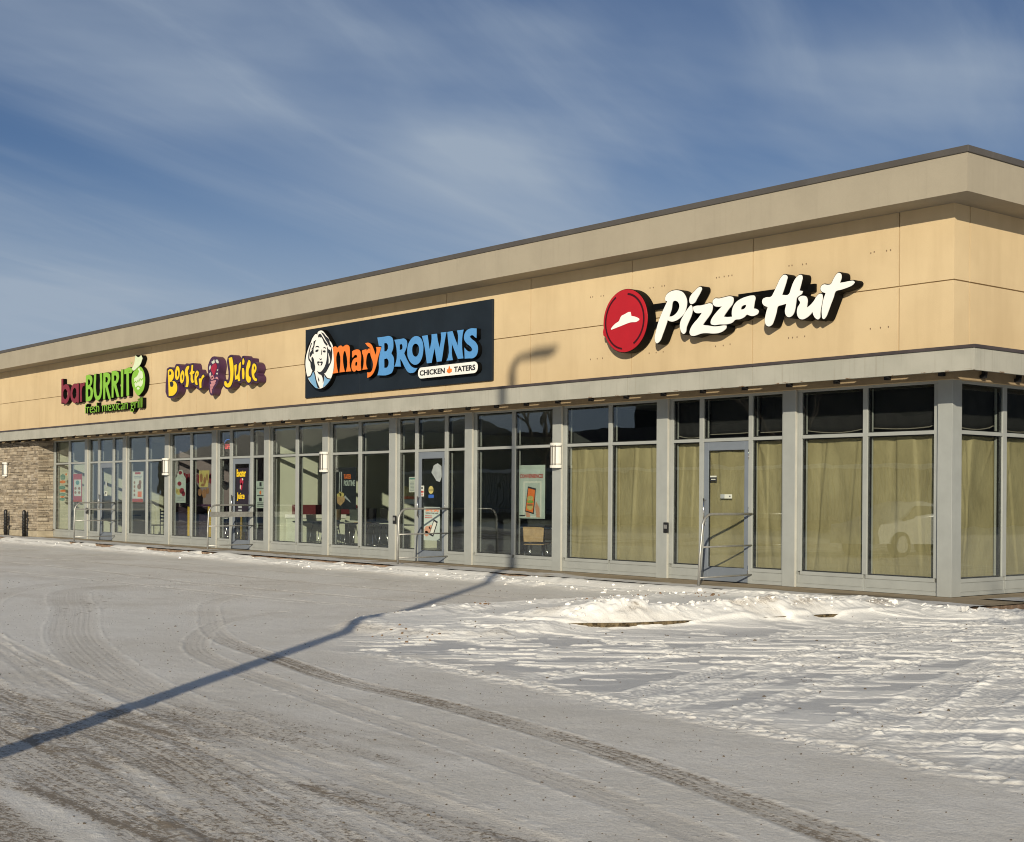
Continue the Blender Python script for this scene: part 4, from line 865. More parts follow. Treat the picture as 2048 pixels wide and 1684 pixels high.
pf = link('slogan_face', curve_mesh('slogan_face', [SP], -.243, -.234), 'whiteface', pill)
link('lettering', text_mesh('lettering', 'CHICKEN', (-12.59, -11.712, 3.922, 4.036), -.248, -.242, 0.03), 'ink', pf)
link('lettering', text_mesh('lettering', 'TATERS', (-11.40, -10.697, 3.922, 4.036), -.248, -.242, 0.03), 'ink', pf)
link('leaf_mark', curve_mesh('leaf_mark', L('mb_leaf'), -.249, -.242), 'orange', pf)
po = link('portrait_oval', curve_mesh('portrait_oval', sm('pt_back', 60), -.226, -.13), 'black', S2)
pw_ = link('portrait_face', curve_mesh('portrait_face', sm('pt_white', 60), -.234, -.225), 'whiteface', po)
def multi(name, names, y0, y1, c, parent, ang=60):
    me = None; bm = bmesh.new()
    for n in names:
        t = curve_mesh('t', sm(n, ang), y0, y1); bm.from_mesh(t); bpy.data.meshes.remove(t)
    me = bpy.data.meshes.new(name); bm.to_mesh(me); bm.free()
    return link(name, me, c, parent)
multi('blouse', ['pt_bl1', 'pt_bl2'], -.238, -.233, 'lightblue', po)
multi('hair_and_features', ['pt_h1','pt_h2','pt_h3','pt_h4','pt_h5','pt_h6','pt_b1','pt_b2','pt_e1','pt_e2','pt_n','pt_n2','pt_m','pt_k','pt_l1','pt_l2'], -.243, -.2375, 'ink', po)
multi('hair_highlight', ['pt_w1'], -.247, -.2425, 'whiteface', po)
# green and red letters
S3 = thing('shop_sign', 'dark red and lime green channel letters with a sombrero wearing lime emblem', 'shop sign', (-29.3, -0.06, 3.8))
for n, c in (('b','maroon'),('a','maroon'),('r','maroon'),('B','leafgreen'),('U','leafgreen'),('R','leafgreen'),('R2','leafgreen'),('I','leafgreen'),('T','leafgreen')):
    lp = sm('bb_'+n, 50)
    b = link('letter', curve_mesh('letter', lp, -.193, -.085, 0.006), 'black', S3)
    link('letter_face', curve_mesh('letter_face', lp, -.201, -.1925), 'berryface' if 0 else c, b)
lime = link('lime_emblem', curve_mesh('lime_emblem', sm('bb_O', 60), -.202, -.085, 0.012), 'black', S3)
link('lime_face', curve_mesh('lime_face', sm('bb_O', 60), -.211, -.2015), 'leafgreen', lime)
multi('lime_highlight', ['bb_in', 'bb_in2', 'bb_in3'], -.216, -.2105, 'palegreen', lime)
hat = link('hat', curve_mesh('hat', sm('bb_hat', 60), -.215, -.085, 0.008), 'black', S3)
link('hat_face', curve_mesh('hat_face', sm('bb_hat', 60), -.224, -.2145), 'palegreen', hat)
m = MB(); m.prism([(-27.06, 4.98), (-27.0, 4.93), (-26.93, 4.99), (-27.0, 4.955)], -.228, -.223); m.prism([(-26.86, 5.22), (-26.8, 5.15), (-26.73, 5.21), (-26.8, 5.175)], -.228, -.223); m.build('hat_crease', 'leafgreen', hat)
def words(me, k):
    """cut a line of text into k meshes at its widest gaps"""
    n = len(me.vertices); co = np.zeros(n*3, np.float32); me.vertices.foreach_get('co', co); xs_ = np.sort(co.reshape(-1, 3)[:, 0])
    # gaps between the x-intervals of the letters
    ed = sorted((min(me.vertices[v].co.x for v in p.vertices), max(me.vertices[v].co.x for v in p.vertices)) for p in me.polygons)
    gaps = []; hi = ed[0][1]
    for lo_, h_ in ed:
        if lo_ > hi: gaps.append((lo_-hi, (lo_+hi)/2))
        hi = max(hi, h_)
    cuts = [-1e9]+sorted(c for _, c in sorted(gaps)[-(k-1):])+[1e9]
    out = []
    for c0, c1 in zip(cuts, cuts[1:]):
        bm = bmesh.new(); bm.from_mesh(me)
        bmesh.ops.delete(bm, geom=[v for v in bm.verts if not c0 < v.co.x < c1], context='VERTS')
        m2 = bpy.data.meshes.new('word'); bm.to_mesh(m2); bm.free(); out.append(m2)
    return out
FIT = (-30.18, -26.13, 3.77, 4.16)
for back, face in zip(words(text_mesh('t', 'fresh mexican grill', FIT, -.193, -.072, 0.02), 3), words(text_mesh('t', 'fresh mexican grill', FIT, -.201, -.1925, -0.012), 3)):
    fb = link('lettering', back, 'black', S3); link('lettering_face', face, 'leafgreen', fb)
# purple backed yellow cartoon letters
S4 = thing('shop_sign', 'purple backed sign of wobbly yellow letters either side of a berry swirl', 'shop sign', (-22.3, -0.06, 4.0))
for bk, ns in (('bj_back1', ['B','o','o2','s','t','e','r']), ('bj_back2', ['J','u','i','id','c','e2'])):
    b = link('sign_body', curve_mesh('sign_body', sm(bk, 70), -.278, -.075), 'purple', S4)
    bm = bmesh.new()
    for n in ns:
        t = curve_mesh('t', [smooth_loop(L('bj_'+n)[0], 70)], -.283, -.277, 0.026); bm.from_mesh(t); bpy.data.meshes.remove(t)
    me = bpy.data.meshes.new('letter_outline'); bm.to_mesh(me); bm.free(); link('letter_outline', me, 'ink', b)
    for n in ns:
        link('letter', curve_mesh('letter', sm('bj_'+n, 70), -.29, -.2835), 'yellow', b)
b = link('swirl_body', curve_mesh('swirl_body', sm('bj_back3', 70), -.278, -.075), 'purple', S4)
multi('sparkle', ['bj_w1','bj_w2','bj_w3','bj_w4','bj_w5','bj_w6'], -.288, -.2775, 'sheet', b)
multi('berry', ['bj_berry'], -.288, -.2775, 'berry', b)
multi('swirl_line', ['bj_p1','bj_p2','bj_p3','bj_p4','bj_p5','bj_p6'], -.286, -.2775, 'pink', b)

# ------------------------------------------------------------------ wall lamps
def wall_lamp(x, y, z, label):
    t = thing('wall_lamp', label, 'wall lamp', (x, y, z), 'white wall lamps on the storefront')
    m = MB(); m.box(x-.11, x+.11, y-.025, y, z-.20, z+.20); m.build('backplate', 'steel', t)
    pr = [(x-.125, y-.025)] + [(x+.125*math.cos(a), y-.03-.10*math.sin(a)) for a in [math.pi*(1-k/10) for k in range(11)]] + [(x+.125, y-.025)]
    def drum(nm, k, z0, z1, mt):
        q = [(x+(a-x)*k, y-.022+(b-y+.022)*k) for a, b in pr]
        m = MB(); a = [m.bm.verts.new((p[0], p[1], z0)) for p in q]; b2 = [m.bm.verts.new((p[0], p[1], z1)) for p in q]
        m.bm.faces.new(a); m.bm.faces.new(b2[::-1])
        for i in range(len(q)): m.bm.faces.new((a[i], b2[i], b2[(i+1)%len(q)], a[(i+1)%len(q)]))
        return m.build(nm, mt, t)
    drum('diffuser', 1.0, z-.185, z+.185, 'lampw')
    drum('cap', 1.12, z+.185, z+.235, 'lampw'); drum('cap', 1.12, z-.235, z-.185, 'lampw')
    m = MB()
    for a in (-.065, 0.0, .065):
        yy = y-.03-.10*math.sqrt(max(0, 1-(a/.125)**2))
        m.box(x+a-.008, x+a+.008, yy-.012, yy-.001, z-.19, z+.19)
    m.build('guard_bar', 'blackmetal' if 0 else 'coping', t)
    for zz in (-.165, .165): drum('band', 1.05, z+zz-.006, z+zz+.006, 'coping')
wall_lamp(-8.47, 0.0, 2.18, 'white barred wall lamp on the pilaster left of the first papered window')
wall_lamp(-16.66, 0.0, 2.18, 'white barred wall lamp on the pilaster below the portrait sign end')
wall_lamp(-24.92, 0.0, 2.17, 'white barred wall lamp on the pilaster under the yellow letters')
wall_lamp(-36.05, -0.475, 2.21, 'white wall lamp mounted on the rough stone pier')

# ------------------------------------------------------------------ handrails
def handrail(x, label, zs=(.63, .15), plate=None, post_y=-1.2, lean=0.0):
    t = thing('handrail', label, 'handrail', (x, post_y, 0), 'metal handrails beside the shop doors')
    R_ = .021; pts = [(x, post_y, 0), (x, post_y+lean*.5, .5), (x, post_y+.02+lean, .90)]
    for k in range(1, 7):
        a = k/6*math.pi/2
        pts.append((x, post_y+.02+lean+.22*(1-math.cos(a)), .92+.22*math.sin(a)))
    pts += [(x, -.6, 1.14), (x, 0.055, 1.14)]
    m = MB(); m.tube(pts, R_, 10); m.build('post_and_top_rail', 'steel', t)
    for z in zs:
        m = MB(); m.tube([(x, post_y+.02, z-.012), (x, .055, z)], .014, 8); m.build('cross_rail', 'steel', t)
    if plate:
        m = MB(); m.box(x-.006, x+.006, post_y+.02, .05, plate[0], plate[1]); m.build('plate', 'steel', t)
    m = MB(); m.ellipse(x, post_y, .05, .05, 0, .012, n=14, f=lambda a, b, c: (a, c, b)); m.build('foot', 'steel', t)
handrail(-3.74, 'tubular steel handrail bent over the doorstep of the papered shop door', lean=.06)
handrail(-11.98, 'tubular steel handrail in front of the door with the phone poster')
handrail(-20.17, 'steel handrail with a broad flat grey plate between its rails', (.63, .15), (.845, .975))
handrail(-28.5, 'farthest steel handrail, with a thin flat bar under its curved top', (.62, .15), (.93, .965))
# push buttons
for x, lb in ((-5.61, 'black door push button on the pilaster of the papered shop'), (-13.81, 'black door push button on the pilaster beside the phone poster door'), (-30.43, 'black door push button near the farthest handrail')):
    t = thing('push_button', lb, 'push button', (x, -.0, .88))
    m = MB(); m.box(x-.055, x+.055, -.03, 0.0, .79, .97); hb = m.build('housing', 'blackplastic', t, 0.008)
    m = MB(); m.box(x-.035, x+.035, -.038, -.029, .86, .93); m.build('button', 'steel', t, 0.004)
# bollards
for x, y, lb in ((-35.70, -0.62, 'black notched bollard standing left in front of the stone pier'), (-34.02, -0.62, 'black notched bollard beside the end of the stone pier')):
    t = thing('bollard', lb, 'bollard', (x, y, 0), 'black bollards by the stone pier')
    m = MB(); m.tube([(x, y, -.03), (x, y, .80), (x, y, .84), (x, y, .86)], [.062, .06, .05, .02], 14); m.build('post', 'blackplastic', t)
    m = MB()
    for k in range(7): m.tube([(x, y, .12+k*.095), (x, y, .155+k*.095)], [.072, .072], 14)
    m.build('ridge', 'blackplastic', t)

# ------------------------------------------------------------------ paper and film behind the empty shop's windows
def papersheet(u0, u1, z0, z1, T, o, label, seed):
    nx, nz = 70, 60; r_ = np.random.RandomState(seed)
    U = np.linspace(u0, u1, nx); ZZ = np.linspace(z0, z1, nz); A, Bz = np.meshgrid(U, ZZ)
    h = np.zeros_like(A); wd_ = u1-u0
    for k in range(4):                       # a few broad soft folds hanging from the top
        u = r_.uniform(u0, u1); s = r_.uniform(-.22, .22); wd = r_.uniform(.05, .14); am = r_.uniform(-.018, .018)
        d = A-(u+s*(Bz-1.2)); fz = np.clip((Bz-r_.uniform(z0-.8, z1-.9))*1.2, 0, 1)
        h += am*np.exp(-(d/wd)**2)*fz
    for k in range(3):                       # sharp creases
        u = u0+wd_*r_.uniform(.15, .85); s = r_.uniform(-.16, .16) if k else r_.uniform(-.03, .03)
        d = A-(u+s*(Bz-1.2)); zz0 = r_.uniform(z0-.4, z0+.9) if k else z0-.2
        fz = np.clip((Bz-zz0)*2, 0, 1)
        h += r_.choice((-1, 1))*r_.uniform(.006, .013)*np.tanh(d/.012)*np.exp(-np.abs(d)/.12)*fz
    for sx, ux in ((1, u0), (-1, u1)):       # drag folds from the taped upper corners
        d = (A-ux)*sx-(z1-Bz)*r_.uniform(.25, .6); h += r_.uniform(.008, .016)*np.exp(-(d/.03)**2)*np.exp(-(z1-Bz)/.5)
    h += .005*np.sin(A*r_.uniform(5, 9)+Bz*r_.uniform(-3, 3)+seed)
    m = MB(); V = [[m.bm.verts.new(T(float(A[j, i]), o+float(h[j, i]), float(Bz[j, i]))) for i in range(nx)] for j in range(nz)]
    for j in range(nz-1):
        for i in range(nx-1):
            f_ = m.bm.faces.new((V[j][i], V[j][i+1], V[j+1][i+1], V[j+1][i])); f_.smooth = True
    ob = m.build('paper_covering', 'paper'); tag(ob, label, 'paper covering', 'brown paper taped inside the windows')
    sd = ob.modifiers.new('thick', 'SOLIDIFY'); sd.thickness = .002
def filmsheet(u0, u1, T, o, label, sag, seed):
    r_ = np.random.RandomState(seed); nx = 24; m = MB()
    zt = 3.08
    lo = [2.47 - sag*math.sin(math.pi*i/(nx-1)) + .05*((i/(nx-1))**6)*r_.uniform(.3, 1) for i in range(nx)]
    U = np.linspace(u0, u1, nx); rows = 8
    V = [[m.bm.verts.new(T(float(U[i]), o+.006*math.sin(i*1.1+j+seed), lo[i]+(zt-lo[i])*j/(rows-1))) for i in range(nx)] for j in range(rows)]
    for j in range(rows-1):
        for i in range(nx-1):
            f_ = m.bm.faces.new((V[j][i], V[j][i+1], V[j+1][i+1], V[j+1][i])); f_.smooth = True
    ob = m.build('dark_film', 'film'); tag(ob, label, 'dark film', 'dark film hung behind the transom glass')
    sd = ob.modifiers.new('thick', 'SOLIDIFY'); sd.thickness = .002
    e = MB(); e.tube([T(float(U[i]), o+.012, lo[i]) for i in range(nx)], .009, 6); e.build('hem', 'taped', ob)
PO = -.222
ZL0, ZL1 = .20, 2.345
for i, (a, b, lb) in enumerate(((-8.36, -7.06, 'creased brown paper in the pane just right of a white wall lamp'), (-7.02, -5.82, 'brown paper with a straight pale fold left of the empty shop door sidelight'),
        (-5.56, -4.83, 'narrow strip of brown paper behind the sidelight left of the empty shop door'), (-4.80, -3.72, 'brown paper behind the glass of the empty shop door'),
        (-3.70, -3.02, 'narrow strip of brown paper behind the sidelight right of the empty shop door'), (-2.76, -1.52, 'brown paper with a long slanting crease in the pane left of the corner bay mullion'),
        (-1.50, -0.24, 'brown paper in the pane next to the building corner column'))):
    papersheet(a-.06 if i != 3 else a, b+.06 if i not in (3, 6) else b, ZL0, ZL1, FR, PO-.004*(i % 2) if i != 3 else -.165, lb, 11+i)
for i, (a, b, lb) in enumerate(((0.3, 1.40, 'brown paper in the first pane round the building corner'), (1.42, 2.6, 'brown paper in the second pane round the building corner'))):
    papersheet(a, b, ZL0, ZL1, SD, -.185, lb, 31+i)
for i, (a, b, sg, lb) in enumerate(((-5.56, -4.82, .05, 'sagging dark film in the transom above the left sidelight of the empty shop'), (-4.80, -3.73, .0, 'dark film behind the transom above the empty shop door'),
        (-3.70, -3.02, .0, 'dark film in the transom above the right sidelight of the empty shop'), (-2.76, -1.52, .05, 'dark film with a drooping hem in the transom left of the corner bay mullion'), (-1.50, -.24, .03, 'dark film in the transom next to the corner column'))):
    filmsheet(a, b, FR, -.22, lb, sg, i)
for i, (a, b, lb) in enumerate(((0.3, 1.40, 'dark film in the first transom round the corner'), (1.42, 2.6, 'dark film in the second transom round the corner'))):
    filmsheet(a, b, SD, -.20, lb, .04, i+9)

# ------------------------------------------------------------------ posters, decals and notices on the glass
GY = YF+.055                                 # just behind the glass
def board(name, x0, x1, z0, z1, y, mt, label, cat, parts=(), rounded=0.0):
    """a flat sheet behind the glass; parts = (name, material, drawing function)"""
    t = thing(name, label, cat, ((x0+x1)/2, y, (z0+z1)/2))
    m = MB(); m.box(x0, x1, y, y+.006, z0, z1); m.build('sheet', mt, t, rounded)
    for k, (n, mt2, fn) in enumerate(parts):
        m = MB(); fn(m, y-.003-.002*k, y-.0005); m.build(n, mt2, t)
    return t
def rects(*rs):
    return lambda m, a, b: [m.box(r[0], r[1], a, b, r[2], r[3]) for r in rs]
def blobs(*bs):
    return lambda m, a, b: [m.ellipse(x, z, rx, rz, a, b, n=12) for x, z, rx, rz in bs]
def polys(*ps):
    return lambda m, a, b: [m.prism(p, a, b) for p in ps]
def lines(x0, x1, zs, h, jag=0):
    r_ = random.Random(int(abs(x0)*100)+len(zs))
    return lambda m, a, b: [m.box(x0+r_.uniform(0, jag), x1-r_.uniform(0, jag), a, b, z-h/2, z+h/2) for z in zs]
def txt(t, name, body, fit, y, mt, off=0.0, th=.003):
    link(name, text_mesh(name, body, fit, y-th, y, off), mt, t)
# far left shop
board('poster', -31.80, -31.10, 1.15, 2.03, GY, 'sheet', 'tall white menu poster with red bands behind the far left shop window', 'poster', (
    ('red_band', 'posterred', rects((-31.80, -31.10, 1.85, 2.03), (-31.80, -31.10, 1.15, 1.33), (-31.80, -31.74, 1.33, 1.85), (-31.17, -31.10, 1.33, 1.85))),
    ('icons', 'brown', blobs(*[(-31.62+.30*i, 1.44+.13*j, .085, .045) for i in (0, 1) for j in (0, 1)])),
    ('badge', 'teal', blobs((-31.46, 1.75, .14, .07)))))
board('poster', -27.42, -26.70, 1.17, 2.06, GY, 'sheet', 'tall white poster with food pictures and a red foot left of the barred lamp', 'poster', (
    ('red_band', 'posterred', rects((-27.42, -26.70, 1.17, 1.27), (-27.25, -26.88, 1.98, 2.04))),
    ('headline', 'greyprint', lines(-27.34, -26.78, (1.92, 1.875), .025, .05)),
    ('icons', 'brown', blobs(*[(-27.28, 1.38+.12*j, .05, .04) for j in range(4)], (-26.96, 1.62, .13, .08), (-26.90, 1.74, .09, .07))),
    ('box_picture', 'posterorange', rects((-27.05, -26.80, 1.32, 1.48)))))
t = thing('window_decal', 'teal and orange totem decal on the farthest left pane', 'window decal', (-32.7, GY, 1.6))
m = MB()
for x, z, rx, rz in ((-32.66, 1.93, .20, .10), (-32.72, 1.60, .26, .06), (-32.66, 1.38, .30, .05), (-32.70, 1.22, .22, .05)): m.ellipse(x, z, rx, rz, GY, GY+.004)
m.build('teal_shape', 'teal', t)
m = MB()
for x, z, rx, rz in ((-32.68, 1.78, .24, .05), (-32.66, 1.49, .24, .04), (-32.7, 1.30, .18, .03), (-32.4, 2.02, .06, .04)): m.ellipse(x, z, rx, rz, GY+.005, GY+.008)
m.build('orange_shape', 'posterorange', t)
board('window_decal', -29.33, -29.14, 1.34, 1.48, GY-.03, 'sheet', 'small white drop shaped badge on the far left shop door', 'window decal', (('mark', 'ink', blobs((-29.235, 1.43, .05, .03), (-29.235, 1.37, .02, .02))),))
m = MB(); m.prism([(-29.32, 1.60), (-29.12, 1.60), (-29.14, 1.64), (-29.17, 1.78), (-29.27, 1.78), (-29.29, 1.64)], GY-.03, GY-.026)
tag(m.build('window_decal', 'greyprint'), 'grey hat shaped decal above the badge on the far left door', 'window decal')
# juice shop
t = thing('poster', 'white bottle shaped drink poster behind the window with yellow table legs', 'poster', (-24.38, GY+.03, 1.6))
m = MB(); m.prism([(-24.70, 1.17), (-24.08, 1.17), (-24.08, 1.84), (-24.22, 1.95), (-24.26, 2.03), (-24.30, 2.08), (-24.48, 2.08), (-24.52, 2.03), (-24.56, 1.95), (-24.70, 1.84)], GY+.03, GY+.036); m.build('sheet', 'mint', t)
m = MB()
for x, z, rx, rz in ((-24.45, 1.70, .12, .06), (-24.30, 1.50, .14, .08), (-24.2, 1.42, .10, .07), (-24.40, 2.0, .10, .05)): m.ellipse(x, z, rx, rz, GY+.024, GY+.029)
m.build('berry_print', 'maroon', t)
m = MB()
for x, z, rx, rz in ((-24.5, 1.47, .12, .09), (-24.62, 1.5, .05, .08)): m.ellipse(x, z, rx, rz, GY+.026, GY+.029)
m.build('fruit_print', 'decal_ylw', t)
m = MB()
for k in range(3): m.box(-24.62, -24.16, GY+.026, GY+.029, 1.22+.045*k, 1.245+.045*k)
m.build('small_print', 'greyprint', t)
t = thing('poster', 'yellow jar shaped hand drawn sign on the pane beside the bottle poster', 'poster', (-22.95, GY, 1.75))
m = MB(); m.prism([(-23.22, 1.60), (-22.72, 1.60), (-22.64, 2.05), (-23.24, 2.05)], GY, GY+.005); m.build('sheet', 'decal_ylw', t)
m = MB()
for x, z, rx, rz in ((-23.1, 1.85, .08, .12), (-22.9, 1.78, .07, .1), (-22.77, 1.87, .04, .1), (-23.0, 1.66, .1, .04)): m.ellipse(x, z, rx, rz, GY-.005, GY-.001)
m.build('doodle', 'brown', t)
m = MB()
for x, z, rx, rz in ((-23.18, 1.46, .10, .10), (-22.93, 1.43, .12, .12), (-22.74, 1.50, .08, .09)): m.ellipse(x, z, rx, rz, GY, GY+.005)
m.build('fruit_print', 'brown', t)
m = MB()
r_ = random.Random(5)
for k in range(16):
    y = .35+k*.075; z = 1.95 if k % 5 else 1.9
    m.box(-24.93, -24.918, y, y+.05, 1.72+.04*r_.random(), z+.06*r_.random())
tag(m.build('wall_mural', 'maroon'), 'red block mural band on the mauve wall inside', 'wall mural')
t = thing('door_poster', 'near black door panel with yellow wobbly words and a red berry', 'door poster', (-20.85, GY, 1.6))
m = MB(); m.box(-21.10, -20.47, GY-.03, GY-.025, .95, 2.09); m.build('sheet', 'bannerblack', t)
yy = GY-.031
txt(t, 'lettering', 'Booster', (-21.08, -20.60, 1.86, 2.06), yy, 'yellow', .02)
txt(t, 'lettering', 'Juice', (-21.06, -20.66, 1.24, 1.46), yy, 'yellow', .02)
m = MB(); m.ellipse(-20.82, 1.74, .09, .09, yy-.003, yy); m.ellipse(-20.83, 1.62, .05, .10, yy-.003, yy); m.build('berry', 'berry', t)
m = MB(); m.ellipse(-20.76, 1.80, .03, .03, yy-.006, yy-.0035); m.ellipse(-20.88, 1.60, .02, .06, yy-.006, yy-.0035); m.build('sparkle', 'sheet', t)
m = MB(); m.box(-20.98, -20.8, yy-.003, yy, 1.06, 1.14); m.box(-20.98, -20.8, yy-.003, yy, .98, 1.02); m.build('small_print', 'greyprint', t)
board('notice', -20.13, -19.66, 1.07, 1.75, GY, 'mint', 'pale green notice with three black icons beside the black door panel', 'notice', (
    ('icons', 'ink', rects((-19.95, -19.85, 1.62, 1.72), (-19.97, -19.83, 1.24, 1.33))),
    ('small_print', 'ink', lines(-20.08, -19.7, (1.57, 1.385, 1.20, 1.16, 1.12), .018, .03)),
    ('cone', 'posterorange', blobs((-19.9, 1.46, .04, .05)))))
t = thing('neon_sign', 'small red and blue lit neon sign in the transom left of the black door panel', 'neon sign', (-21.8, GY+.12, 2.72))
link('lettering', text_mesh('lettering', 'OPEN', (-22.02, -21.62, 2.60, 2.74), GY+.12, GY+.13, .003), 'neonr', t)
m = MB(); m.tube([(-21.82+.22*math.cos(a), GY+.125, 2.76+.10*math.sin(a)) for a in [math.pi*k/12 for k in range(13)]], .008, 6); m.build('arc_tube', 'neonb', t)
m = MB(); m.box(-22.04, -21.6, GY+.135, GY+.15, 2.56, 2.9); m.build('backing', 'film', t)
m = MB(); n_ = 24
for k in range(n_):
    a0, a1 = 2*math.pi*k/n_, 2*math.pi*(k+.8)/n_
    m.prism([(-21.72+.30*math.cos(a0), 1.86+.34*math.sin(a0)), (-21.72+.30*math.cos(a1), 1.86+.34*math.sin(a1)), (-21.72+.18*math.cos(a1), 1.86+.21*math.sin(a1)), (-21.72+.18*math.cos(a0), 1.86+.21*math.sin(a0))], GY, GY+.004)
tag(m.build('window_decal', 'blackplastic'), 'round black ring decal on the sidelight left of the black door panel', 'window decal')
# chicken shop
t = board('poster', -16.55, -15.62, 1.08, 2.05, GY+.05, 'posterblack', 'black food poster with a carton of fries and large stacked words', 'poster', (
    ('carton', 'wood', polys([(-16.42, 1.38), (-16.06, 1.38), (-16.10, 1.26), (-16.26, 1.16), (-16.40, 1.22)])),
    ('fries', 'decal_ylw', blobs((-16.32, 1.41, .10, .04), (-16.2, 1.42, .09, .05), (-16.28, 1.46, .05, .03))),
    ('spoon', 'greyprint', polys([(-16.33, 1.48), (-16.31, 1.48), (-16.28, 1.95), (-16.31, 1.95)], [(-16.22, 1.48), (-16.20, 1.48), (-16.21, 1.95), (-16.24, 1.95)], [(-16.1, 1.36), (-15.84, 1.24), (-15.86, 1.28), (-16.06, 1.40)]))))
txt(t, 'lettering', "TATER", (-16.12, -15.82, 1.78, 1.89), GY+.048, 'posterorange', .02)
txt(t, 'lettering', 'POUTINE', (-16.12, -15.66, 1.62, 1.75), GY+.048, 'mint', .02)
board('menu_board', -15.25, -14.60, 1.22, 1.62, 1.2, 'decal_ylw', 'yellow and orange menu board seen inside behind the bar stools', 'menu board', (
    ('white_band', 'sheet', rects((-15.25, -14.60, 1.22, 1.32))), ('orange_band', 'posterorange', rects((-15.25, -14.60, 1.33, 1.39)))))
board('notice', -13.46, -13.22, 1.48, 1.81, GY, 'sheet', 'small white opening hours sheet left of the phone poster door', 'notice', (
    ('headline', 'teal', lines(-13.44, -13.24, (1.77,), .03)), ('small_print', 'greyprint', lines(-13.42, -13.26, [1.52+.03*k for k in range(7)], .012, .02))))
board('sticker', -12.99, -12.87, 1.39, 1.62, GY-.03, 'sheet', 'small red and white sticker on the edge of the door glass', 'sticker', (
    ('red_mark', 'posterred', rects((-12.985, -12.875, 1.47, 1.51), (-12.95, -12.91, 1.41, 1.45))), ('mark', 'ink', blobs((-12.93, 1.57, .025, .025)))))
board('sticker', -12.70, -12.52, 1.36, 1.43, GY-.03, 'decal_blue', 'round yellow sticker over a blue strip in the middle of the door glass', 'sticker', (
    ('yellow_disc', 'decal_ylw', blobs((-12.61, 1.53, .09, .085))), ('dark_line', 'ink', rects((-12.70, -12.52, 1.52, 1.535)))))
t = board('poster', -12.86, -12.30, .46, 1.17, GY-.03, 'mint', 'mint poster of a hand holding a white phone low on the door', 'poster', (
    ('hand', 'skin', blobs((-12.72, .68, .12, .09), (-12.6, .74, .08, .05), (-12.76, .60, .08, .06))),
    ('phone', 'ink', polys([(-12.66, .58), (-12.52, .54), (-12.36, .86), (-12.50, .91)])),
    ('screen', 'sheet', polys([(-12.63, .61), (-12.53, .58), (-12.40, .83), (-12.49, .87)])),
    ('small_print', 'posterred', lines(-12.82, -12.55, (.98, .94), .014, .03))))
txt(t, 'lettering', 'SAVE BIG', (-12.80, -12.34, 1.07, 1.15), GY-.031, 'posterorange', .02)
txt(t, 'lettering', 'WITH THE APP', (-12.80, -12.34, 1.02, 1.05), GY-.031, 'ink', .01)
m = MB(); m.prism([(-12.60, 1.90), (-12.52, 2.05), (-12.38, 2.09), (-12.25, 2.03), (-12.24, 1.80), (-12.30, 1.70), (-12.42, 1.72), (-12.5, 1.80)], GY-.03, GY-.027)
tag(m.build('window_decal', 'greyprint'), 'faint grey head shaped decal at the top of the door glass', 'window decal')
t = board('poster', -9.80, -9.02, .975, 2.015, GY+.05, 'mint', 'tall mint poster with one red word and a hand holding an orange phone', 'poster', (
    ('inner_frame', 'sheet', rects((-9.66, -9.12, 1.0, 1.70))),
    ('frame_field', 'mint', rects((-9.62, -9.16, 1.02, 1.67))),
    ('hand', 'skin', polys([(-9.26, 1.0), (-9.16, 1.0), (-9.17, 1.18), (-9.28, 1.32), (-9.30, 1.2)], [(-9.56, 1.0), (-9.44, 1.0), (-9.50, 1.20), (-9.60, 1.15)])),
    ('phone', 'ink', polys([(-9.60, 1.11), (-9.34, 1.06), (-9.28, 1.56), (-9.52, 1.60)])),
    ('screen', 'posterorange', polys([(-9.58, 1.13), (-9.36, 1.09), (-9.30, 1.53), (-9.50, 1.565)])),
    ('burger', 'decal_ylw', blobs((-9.44, 1.37, .09, .05), (-9.45, 1.20, .09, .06))),
    ('lettuce', 'leafy', blobs((-9.44, 1.30, .10, .03))),
    ('patty', 'brown', blobs((-9.45, 1.24, .09, .02))),
    ('small_print', 'ink', lines(-9.76, -9.60, (1.03,), .02))))
txt(t, 'lettering', 'CONVENIENCE?', (-9.77, -9.07, 1.76, 1.84), GY+.048, 'posterred', .03)
# empty shop door
board('sticker', -4.68, -4.54, 1.68, 1.77, GY-.03, 'ink', 'small dark notice at the upper left of the papered door glass', 'sticker', (
    ('white_strip', 'sheet', rects((-4.68, -4.54, 1.745, 1.77))), ('small_print', 'sheet', lines(-4.66, -4.56, (1.71,), .015, .01))))
board('sticker', -4.40, -4.20, 1.39, 1.46, GY-.03, 'sheet', 'small white label in the middle of the papered door glass', 'sticker', (
    ('grey_end', 'greyprint', rects((-4.45, -4.36, 1.39, 1.46))), ('mark', 'ink', blobs((-4.24, 1.425, .012, .014)))))

# ------------------------------------------------------------------ furniture seen through the glass
def stool(x, y, rz, shell, label, group='bar stools behind the shop windows', back='cream'):
    t = thing('bar_stool', label, 'bar stool', (0, 0, 0), group)
    m = MB()
    for sx in (-1, 1):
        for sy in (-1, 1): m.tube([(sx*.24, sy*.24, 0), (sx*.14, sy*.14, .74)], .011, 6)
    for sx in (-1, 1): m.tube([(sx*.205, -.205, .25), (sx*.205, .205, .25)], .008, 6)
    for sy in (-1, 1): m.tube([(-.205, sy*.205, .25), (.205, sy*.205, .25)], .008, 6)
    m.build('leg_frame', 'chrome', t)
    m = MB(); m.box(-.19, .19, -.19, .19, .74, .77); m.build('seat', shell, t, .012)
    m = MB(); m.prism([(-.17, .80), (.17, .80), (.20, 1.10), (-.20, 1.10)], -.20, -.175); m.build('backrest', back, t, .008)
    t.location = (x, y, 0); t.rotation_euler = (0, 0, rz)
    return t
